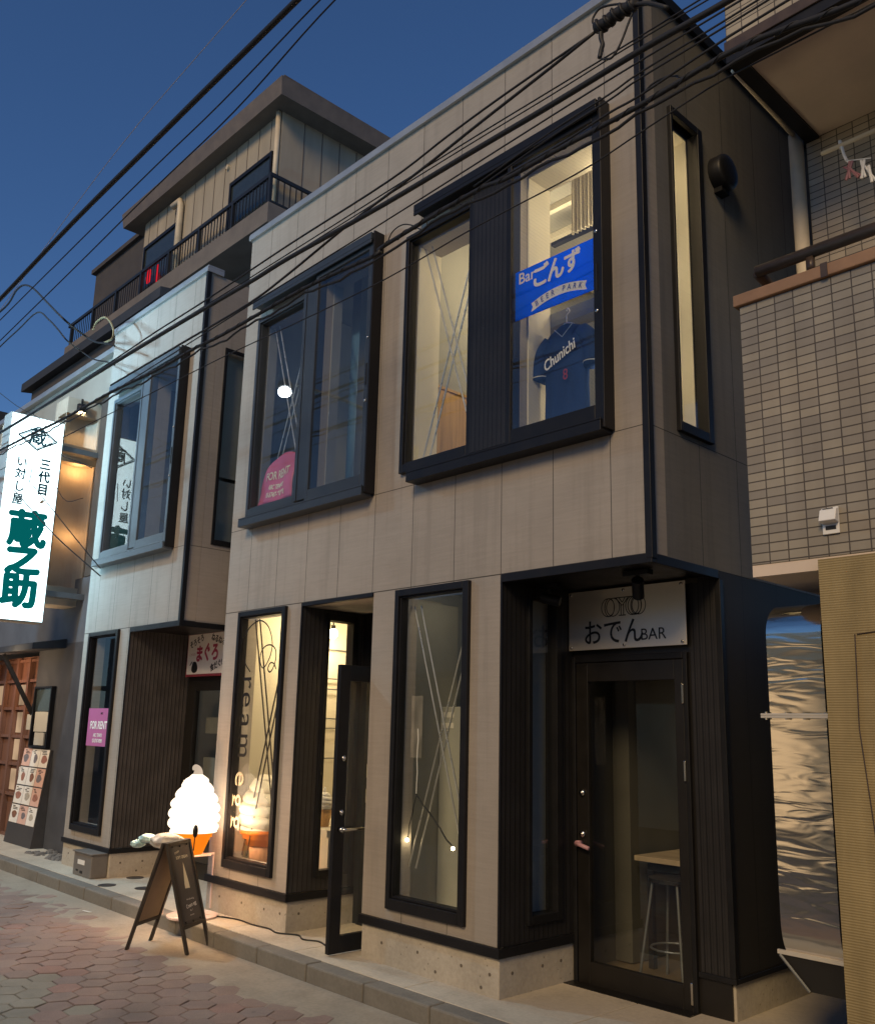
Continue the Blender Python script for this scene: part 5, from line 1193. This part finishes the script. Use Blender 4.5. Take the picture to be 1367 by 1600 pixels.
def duct_piece(lo, hi, name):
    pts = [p for p in prof if lo <= p[1] <= hi]; NX = 14; mb = MB(); L = []
    for (y, z) in pts:
        for i in range(NX + 1):
            u = i / NX; x = DX0 + (DX1 - DX0) * u
            L.append((x, y, z))
    k = len(pts)
    mb.add(L, [(a * (NX + 1) + b, a * (NX + 1) + b + 1, (a + 1) * (NX + 1) + b + 1, (a + 1) * (NX + 1) + b) for a in range(k - 1) for b in range(NX)])
    for x in (DX0, DX1):
        for (y0, z0), (y1, z1) in zip(pts, pts[1:]): mb.quad((x, y0, z0), (x, y1, z1), (x, y1 + DD, z1), (x, y0 + DD, z0))
    return mb.build(name, 'duct_steel', du, True)
duct_piece(1.66, 3, 'duct_section'); duct_piece(.1, 1.661, 'duct_section')
fl = MB(); fl.box(DX0 - .035, DX1 + .035, YF - .035, YF + DD, 1.648, 1.660).box(DX0 - .035, DX1 + .035, YF - .035, YF + DD, 1.6605, 1.672); build_each(fl, 'flange', 'brushed', du, bevel=.002)
bt = MB()
for x in (DX0 - .01, DX0 + .1, DX1 - .1, DX1 + .01): bt.cyl((x, YF - .02, 1.64), (x, YF - .02, 1.68), .008, 8)
build_each(bt, 'bolt', 'chrome', du)
ym, zm = prof[-1]
mo = MB(); mo.box(DX0 - .04, DX1 + .03, ym - .02, ym - .004, zm - .012, zm + .008); mo.build('mouth_lip', 'brushed', du)
mo = MB(); mo.hexa([(DX0 + .10, ym + .02, zm - .17), (DX1 + .04, ym + .02, zm - .17), (DX1 + .04, ym + .2, zm - .17), (DX0 + .10, ym + .2, zm - .17)], [(DX0 - .03, ym - .01, zm - .013), (DX1 + .02, ym - .01, zm - .013), (DX1 + .02, ym + .2, zm - .013), (DX0 - .03, ym + .2, zm - .013)]); mo.build('mouth', 'ink', du)
mo = MB(); mo.tube([(DX0 - .03, ym - .015, zm - .015), (DX0 + .10, ym + .015, zm - .17)], .008, 6); mo.tube([(DX1 + .02, ym - .015, zm - .015), (DX1 + .05, ym + .015, zm - .12)], .008, 6); build_each(mo, 'mouth_strut', 'steel_grey', du)

# ---------------------------------------------------------------- taller house behind
hb = thing('apartment_building', 'cream sided house with a brown overhanging roof and black balcony behind the panelled shops', 'building', (-16.5, 6, 0))
MB().box(-18.75, -13.10, 3.8, 9, 10.81, 12.95).build('upper_wall', 'house', hb)
gv = MB()
for i in range(13): gv.box(-18.5 + i * .42, -18.485 + i * .42, 3.792, 3.7995, 10.9, 12.9)
for i in range(10): gv.box(-13.0995, -13.092, 4.3 + i * .42, 4.315 + i * .42, 10.9, 12.9)
gv.build('board_joint', 'house_dark', hb)
MB().hexa([(-19.3, 3.5, 12.93), (-12.70, 3.5, 12.90), (-12.70, 9.4, 12.98), (-19.3, 9.4, 12.98)], [(-19.34, 3.46, 13.28), (-12.66, 3.46, 13.25), (-12.66, 9.44, 13.33), (-19.34, 9.44, 13.33)]).build('roof_fascia', 'house_roof', hb)
MB().box(-19.2, -12.8, 3.6, 9.3, 13.34, 13.42).build('roof', 'house_dark', hb)
MB().box(-22.2, -12.9, 3.5, 9, 10.40, 10.80).build('balcony_floor', 'house_slab', hb)
MB().box(-22.0, -13.6, 4.2, 9, 0, 10.399).build('lower_wall', 'house_dark', hb)
rl = MB(); rl.box(-22.2, -12.92, 3.53, 3.58, 11.35, 11.42); rl.box(-22.2, -12.92, 3.535, 3.575, 10.78, 10.83)
rl.box(-12.96, -12.92, 3.581, 9, 11.35, 11.42); rl.box(-12.955, -12.925, 3.581, 9, 10.83, 10.87)
for i in range(8): rl.box(-12.99 - i * 1.29, -12.93 - i * 1.29, 3.525, 3.585, 10.801, 11.40)
rl.build('railing', 'railing', hb)
bl = MB()
for i in range(78): bl.box(-13.09 - i * .117, -13.07 - i * .117, 3.548, 3.562, 10.871, 11.349)
for i in range(40): bl.box(-12.947, -12.933, 3.70 + i * .13, 3.72 + i * .13, 10.871, 11.349)
o = bl.build('baluster', 'railing', hb)
for x0, x1, zt_ in ((-14.82, -13.3, 12.15), (-18.6, -16.95, 12.25)):
    f = MB(); frame4(f, 'y', x0, x1, 10.9, zt_, .06, .06, .06, .08, 3.74, 3.799); w = f.build('window', 'black', hb); pane('y', x0 + .06, x1 - .06, 10.961, zt_ - .081, 3.77, 'grey_glass', w)
dpp = MB(); dpp.cyl((-13.14, 3.74, 10.82), (-13.14, 3.74, 12.88), .05, 14); dpp.build('downpipe', 'pipe', hb, True)
dpp = MB(); dpp.tube([(-17.2, 3.7, 12.66), (-16.90, 3.72, 12.68), (-16.86, 3.72, 12.55), (-16.86, 3.72, 10.85)], .07, 12); dpp.build('vent_pipe', 'pipe', hb, True)
MB().cyl((-15.0, 3.75, 12.62), (-15.0, 3.8, 12.62), .05, 14).build('vent_cap', 'pipe', hb)
MB().box(-23.3, -18.76, 4.5, 9, 10.81, 13.62).build('stair_block', 'block', hb); MB().box(-23.4, -18.76, 4.4, 9, 13.621, 13.74).build('stair_roof', 'block', hb)
rg = thing('balcony_red_light', 'small red light glowing behind the black balcony bars', 'cloth', (-18.0, 3.66, 11.1))
mb = MB(); lump(mb, (-18.0, 3.66, 11.27), .13, .03, .17, 8); mb.box(-17.62, -17.55, 3.65, 3.67, 11.0, 11.4); build_each(mb, 'cloth', 'red_cloth', rg, True)  # glowing lump and strip standing for the red light
# dark house with a sloping roof beyond the restaurant
dh = thing('house', 'dark house with a sloping slate roof behind the restaurant parapet', 'house', (-18, 5, 0))
MB().box(-18.3, -12.6, 1.6, 3.3, 0, 8.05).build('wall', 'block', dh)
MB().hexa([(-18.5, 1.45, 8.051), (-12.5, 1.45, 8.051), (-12.5, 3.35, 8.35), (-18.5, 3.35, 8.35)], [(-18.5, 1.45, 8.22), (-12.5, 1.45, 8.22), (-12.5, 3.35, 8.52), (-18.5, 3.35, 8.52)]).build('roof', 'slate', dh)
f = MB(); frame4(f, 'y', -16.3, -15.4, 6.9, 7.6, .05, .05, .05, .05, 1.55, 1.599); w = f.build('window', 'steel_grey', dh); pane('y', -16.249, -15.451, 6.951, 7.549, 1.58, 'grey_glass', w)
far = thing('house', 'distant beige building at the far left edge beyond the lit sign', 'house', (-24, 2, 0))
MB().box(-34, -21.6, .9, 6, 0, 8.2).build('wall', 'parapet', far); MB().box(-34, -21.4, .7, 6, 8.201, 8.5).build('roof', 'slate', far)

# low shops across the street, which the windows and the steel mirror
for i, (x0, x1, hh, mt, lb) in enumerate(((-30, -13.1, 4.3, 'iz_grey', 'low grey shop across the street facing the restaurant'), (-13, -4.1, 4.4, 'beige', 'low beige shop across the street facing the panelled shops'), (-4, 14, 4.5, 'beige', 'low taupe shop across the street behind the viewer'))):
    op = thing('shop_building', lb, 'building', ((x0 + x1) / 2, -11, 0))
    n_ = int((x1 - x0) / 3); hs = [(x0 + .7 + k * (x1 - x0) / n_, x0 + .7 + k * (x1 - x0) / n_ + 1.6, .1 if k % 2 else .9, 2.3) for k in range(n_)]
    MB().wall('y', x0, x1, -.1, hh, -8.8, -9.0, hs).build('wall', mt, op)
    MB().box(x0, x1, -14, -9.001, hh - .3, hh - .1).box(x0, x1, -14, -13.8, -.1, hh - .301).build('roof', 'slate', op)
    MB().box(x0, x1, -8.799, -8.1, 2.55, 2.66).build('awning', 'slate', op)
    for a_, b_, c_, e_ in hs:
        f = MB(); frame4(f, 'y', a_, b_, c_, e_, .06, .06, .06, .06, -8.95, -8.79); w = f.build('window', 'black', op); pane('y', a_ + .06, b_ - .06, c_ + .06, e_ - .06, -8.87, 'opposite_pane', w)

# ---------------------------------------------------------------- overhead wires
LABELS = {
 'thick_upper': 'thickest straight black cable crossing above the bar window and the corner', 'bundle': 'black cable bundle with a lashing spiral passing across the window heads',
 'closure_lower': 'wire running down left from the black splice to the cable bundle', 'closure_upper': 'upper wire running left from the black splice over the panelled front',
 'thin_a': 'thin black wire close above the thickest cable', 'thin_b': 'hair thin wire between the thickest cable and the upper thin wire', 'thin_c': 'thin black wire close below the thickest cable',
 'thin_d': 'topmost of three thin wires sloping into the cable bundle at the bar window', 'thin_e': 'middle of three thin wires sloping into the cable bundle at the bar window', 'thin_f': 'lowest of three thin wires sloping into the cable bundle at the bar window',
 'lowest': 'lowest fine wire crossing in front of the glass of the upper windows', 'street_thick': 'thick black cable crossing the open sky at upper left', 'street_thin_a': 'fine wire in the sky right beside the thick street cable',
 'street_thin_b': 'second fine wire in the sky between the thick street cable and its neighbour', 'street_pale': 'pale fine wire crossing the sky left of the thick street cable', 'drop_thick': 'thick service cable arching down to the vacant shop roof corner',
 'drop_thin': 'thinner service wire sagging under the arching service cable', 'loop': 'yellowed cable loop standing at the vacant shop roof corner', 'sign_a': 'wire passing the top corner of the glowing sign', 'sign_b': 'short bent wire beside the middle of the glowing sign',
 'sign_c': 'upper of two wires slanting down across the glowing sign', 'sign_d': 'lower of two wires slanting down across the glowing sign', 'jumper': 'slack jumper wire hanging in a curve under the black splice', 'loop_top': 'round wire loop left of the black splice',
 'pigtail': 'short thick pigtail dangling from the black splice', 'closure': 'black cable splice wrapped in wire at the roof corner', 'stub': 'short cable stub right of the black splice', 'coil_a': 'curled wire on the cables above the left end of the bar window',
 'coil_b': 'curled wire on the cables at the ribbed panel between the bar windows', 'coil_c': 'curled wire on the cables at the dark side wall'}
CABLES = [
  ('thick_upper',0.0155,[(-1.3, -1.0, 4.75), (-1.66, -1.0, 4.75), (-2.12, -1.0, 4.77), (-2.67, -1.0, 4.77), (-3.23, -1.0, 4.78), (-4.03, -1.0, 4.79), (-5.09, -1.0, 4.83), (-5.57, -1.0, 4.83), (-6.49, -1.0, 4.85), (-7.99, -1.0, 4.87), (-9.9, -1.0, 4.88), (-12.61, -1.0, 4.91)]),
  ('bundle',0.0125,[(-0.82, -1.05, 4.39), (-1.09, -1.05, 4.35), (-1.58, -1.05, 4.44), (-2.09, -1.05, 4.43), (-2.63, -1.05, 4.44), (-2.94, -1.05, 4.44), (-3.18, -1.05, 4.47), (-3.95, -1.05, 4.45), (-4.03, -1.05, 4.42), (-4.79, -1.05, 4.47), (-5.84, -1.05, 4.47), (-6.28, -1.05, 4.49), (-6.96, -1.05, 4.49), (-7.85, -1.05, 4.53), (-8.99, -1.05, 4.54), (-10.19, -1.05, 4.59), (-12.88, -1.05, 4.66)]),
  ('closure_lower',0.009,[(-2.42, -0.95, 5.09), (-2.71, -0.95, 5.05), (-3.22, -0.95, 4.99), (-3.76, -0.95, 4.92), (-4.4, -0.95, 4.86), (-5.16, -0.95, 4.75), (-5.68, -0.95, 4.7), (-6.6, -0.95, 4.7), (-7.24, -0.95, 4.7), (-8.12, -0.95, 4.7)]),
  ('closure_upper',0.007,[(-2.43, -0.95, 5.09), (-3.04, -0.95, 5.07), (-3.5, -0.95, 5.04), (-4.05, -0.95, 4.99), (-5.18, -0.95, 4.99), (-6.29, -0.95, 4.97), (-7.29, -0.95, 4.97), (-8.53, -0.95, 4.95), (-12.79, -0.95, 4.93)]),
  ('thin_a',0.0045,[(-1.23, -0.9, 4.94), (-2.18, -0.9, 4.95), (-2.75, -0.9, 4.96), (-3.55, -0.9, 4.97), (-5.25, -0.9, 4.97), (-6.37, -0.9, 4.97), (-8.21, -0.9, 4.99), (-13.0, -0.9, 5.01)]),
  ('thin_b',0.004,[(-1.26, -0.9, 4.9), (-2.18, -0.9, 4.93), (-2.75, -0.9, 4.93), (-3.55, -0.9, 4.94), (-5.25, -0.9, 4.94)]),
  ('thin_c',0.005,[(-1.24, -0.88, 4.83), (-2.2, -0.88, 4.83), (-2.77, -0.88, 4.82), (-4.17, -0.88, 4.78), (-6.17, -0.88, 4.74), (-8.25, -0.88, 4.68)]),
  ('thin_d',0.005,[(-1.04, -0.98, 4.7), (-1.67, -0.98, 4.68), (-2.13, -0.98, 4.67), (-2.31, -0.98, 4.65), (-2.69, -0.98, 4.63), (-3.25, -0.98, 4.57)]),
  ('thin_e',0.005,[(-1.03, -1.0, 4.65), (-1.66, -1.0, 4.63), (-2.12, -1.0, 4.62), (-2.29, -1.0, 4.6), (-2.67, -1.0, 4.58), (-3.23, -1.0, 4.52)]),
  ('thin_f',0.006,[(-1.03, -1.02, 4.57), (-1.65, -1.02, 4.55), (-2.11, -1.02, 4.51), (-2.28, -1.02, 4.51), (-2.62, -1.02, 4.49), (-3.21, -1.02, 4.49)]),
  ('lowest',0.004,[(-1.05, -1.0, 4.35), (-1.64, -1.0, 4.37), (-1.85, -1.0, 4.36), (-2.13, -1.0, 4.33), (-2.51, -1.0, 4.29), (-3.23, -1.0, 4.29), (-4.0, -1.0, 4.26), (-4.88, -1.0, 4.28), (-5.91, -1.0, 4.32), (-7.08, -1.0, 4.34), (-8.72, -1.0, 4.37), (-12.14, -1.0, 4.41)]),
  ('street_thick',0.013,[(-1.97, -2.6, 4.37), (-2.65, -2.6, 4.35), (-3.36, -2.6, 4.34), (-3.86, -2.6, 4.33), (-4.8, -2.6, 4.31), (-6.01, -2.6, 4.25), (-7.42, -2.6, 4.2)]),
  ('street_thin_a',0.004,[(-2.2, -2.4, 4.53), (-2.77, -2.4, 4.49), (-3.44, -2.4, 4.39), (-4.28, -2.4, 4.35), (-5.36, -2.4, 4.28), (-7.47, -2.4, 4.16)]),
  ('street_thin_b',0.004,[(-2.36, -2.4, 4.58), (-2.82, -2.4, 4.57), (-3.59, -2.4, 4.51), (-4.59, -2.4, 4.48), (-7.55, -2.4, 4.35)]),
  ('street_pale',0.0022,[(1.6, -2.2, 5.75), (-4.14, -2.2, 5.33), (-5.2, -2.2, 5.24), (-6.07, -2.2, 5.09), (-6.89, -2.2, 4.91), (-8.02, -2.2, 4.66)]),
  ('drop_thick',0.012,[(-12.71, -0.9, 6.88), (-12.13, -0.9, 6.83), (-11.78, -0.9, 6.84), (-11.54, -0.9, 6.93), (-11.26, -0.9, 6.9), (-10.89, -0.9, 6.72), (-10.36, -0.9, 6.36), (-9.68, -0.9, 5.9), (-10.57, -0.35, 6.19), (-10.16, -0.35, 5.97), (-9.88, -0.35, 5.87), (-9.6, -0.35, 5.75)]),
  ('drop_thin',0.009,[(-13.02, -0.9, 6.16), (-11.93, -0.9, 6.27), (-11.26, -0.9, 6.3), (-10.64, -0.9, 6.32), (-10.22, -0.9, 6.09), (-9.88, -0.9, 5.86), (-9.55, -0.9, 5.62), (-10.5, -0.4, 5.95), (-10.06, -0.4, 5.71), (-9.64, -0.4, 5.55), (-9.42, -0.4, 5.45)]),
  ('loop',0.012,[(-10.42, -0.3, 6.22), (-10.39, -0.3, 6.28), (-10.3, -0.3, 6.31), (-10.11, -0.3, 6.29), (-9.95, -0.3, 6.19), (-9.85, -0.3, 6.09), (-9.8, -0.3, 6.01), (-9.82, -0.3, 5.93), (-9.95, -0.3, 5.93), (-10.03, -0.3, 5.94)]),
  ('sign_a',0.004,[(-11.72, -1.0, 5.65), (-10.63, -1.0, 5.11), (-9.71, -1.0, 4.7), (-9.31, -1.0, 4.3), (-8.47, -1.0, 3.98), (-8.24, -1.0, 3.89)]),
  ('sign_b',0.004,[(-9.51, -0.95, 4.1), (-9.35, -0.95, 3.98), (-8.94, -0.95, 3.7), (-8.51, -0.95, 3.65)]),
  ('sign_c',0.005,[(-9.99, -0.95, 4.07), (-9.44, -0.95, 3.76), (-8.38, -0.95, 3.15), (-7.93, -0.95, 2.9)]),
  ('sign_d',0.006,[(-10.53, -0.95, 4.1), (-9.89, -0.95, 3.76), (-9.06, -0.95, 3.34), (-8.35, -0.95, 3.02), (-7.92, -0.95, 2.83)]),
  ('jumper',0.006,[(-2.18, -0.95, 5.07), (-2.21, -0.95, 5.02), (-2.26, -0.95, 4.93), (-2.31, -0.95, 4.88), (-2.35, -0.95, 4.89), (-2.38, -0.95, 4.91)]),
  ('loop_top',0.006,[(-2.18, -0.95, 5.11), (-2.3, -0.95, 5.18), (-2.38, -0.95, 5.21), (-2.42, -0.95, 5.19), (-2.43, -0.95, 5.16), (-2.41, -0.95, 5.12)]),
  ('pigtail',0.012,[(-2.38, -0.95, 5.07), (-2.38, -0.95, 5.03), (-2.37, -0.95, 4.99), (-2.38, -0.95, 4.96), (-2.39, -0.95, 4.92)]),
  ('closure',0.03,[(-2.41, -0.95, 5.11), (-2.34, -0.95, 5.1), (-2.32, -0.95, 5.11), (-2.26, -0.95, 5.11), (-2.17, -0.95, 5.1)]),
  ('stub',0.012,[(-2.18, -0.95, 5.1), (-2.09, -0.95, 5.05), (-1.99, -0.95, 4.96)]),
  ('coil_a',0.004,[(-3.98, -1.0, 4.5), (-3.93, -1.0, 4.56), (-3.84, -1.0, 4.57), (-3.75, -1.0, 4.53), (-3.67, -1.0, 4.47), (-3.62, -1.0, 4.46), (-3.61, -1.0, 4.52)]),
  ('coil_b',0.004,[(-3.64, -1.0, 4.53), (-3.5, -1.0, 4.53), (-3.38, -1.0, 4.52), (-3.29, -1.0, 4.46), (-3.25, -1.0, 4.47), (-3.23, -1.0, 4.53)]),
  ('coil_c',0.005,[(-2.1, -1.0, 4.53), (-2.06, -1.0, 4.55), (-2.0, -1.0, 4.55), (-1.94, -1.0, 4.53), (-1.88, -1.0, 4.48)]),
]
def wire(key, r, pts):
    P = smooth_path(pts, 5) if len(pts) > 2 else [Vector(p) for p in pts]
    mb = MB(); mb.tube(P, r, 8 if r > .01 else 6)
    if key in ('bundle', 'closure'):
        # lashing wire wound round it, and the separate strands of the bundle
        L = [0]
        for a, b in zip(P, P[1:]): L.append(L[-1] + (b - a).length)
        def at(s_):
            for i in range(len(L) - 1):
                if L[i + 1] >= s_: return P[i].lerp(P[i + 1], (s_ - L[i]) / max(1e-6, L[i + 1] - L[i]))
            return P[-1]
        pitch = .16 if key == 'bundle' else .05; k = int(L[-1] / pitch * 10); rr = r * (1.1 if key == 'bundle' else 1.15)
        sp = []
        for i in range(k):
            s_ = L[-1] * i / k; q = 2 * math.pi * s_ / pitch
            sp.append(at(s_) + Vector((0, math.cos(q) * rr, math.sin(q) * rr)))
        mb.tube(sp, .003 if key == 'bundle' else .008, 5)
        if key == 'bundle':
            st_ = [at(L[-1] * i / 120) + Vector((0, .01, -.042 - .012 * math.sin(i * .9) - .008 * math.sin(i * 2.3))) for i in range(121)]; mb.tube(st_, .008, 6)
    mt = 'pale_cable' if key in ('street_pale',) else 'yellow_cable' if key == 'loop' else 'rubber'
    o = mb.build('cable_splice' if key == 'closure' else 'utility_wire', mt, None, True)
    tag(o, LABELS[key], 'splice' if key == 'closure' else 'wire', 'overhead wires')
for key, r, pts in CABLES: wire(key, r, pts)
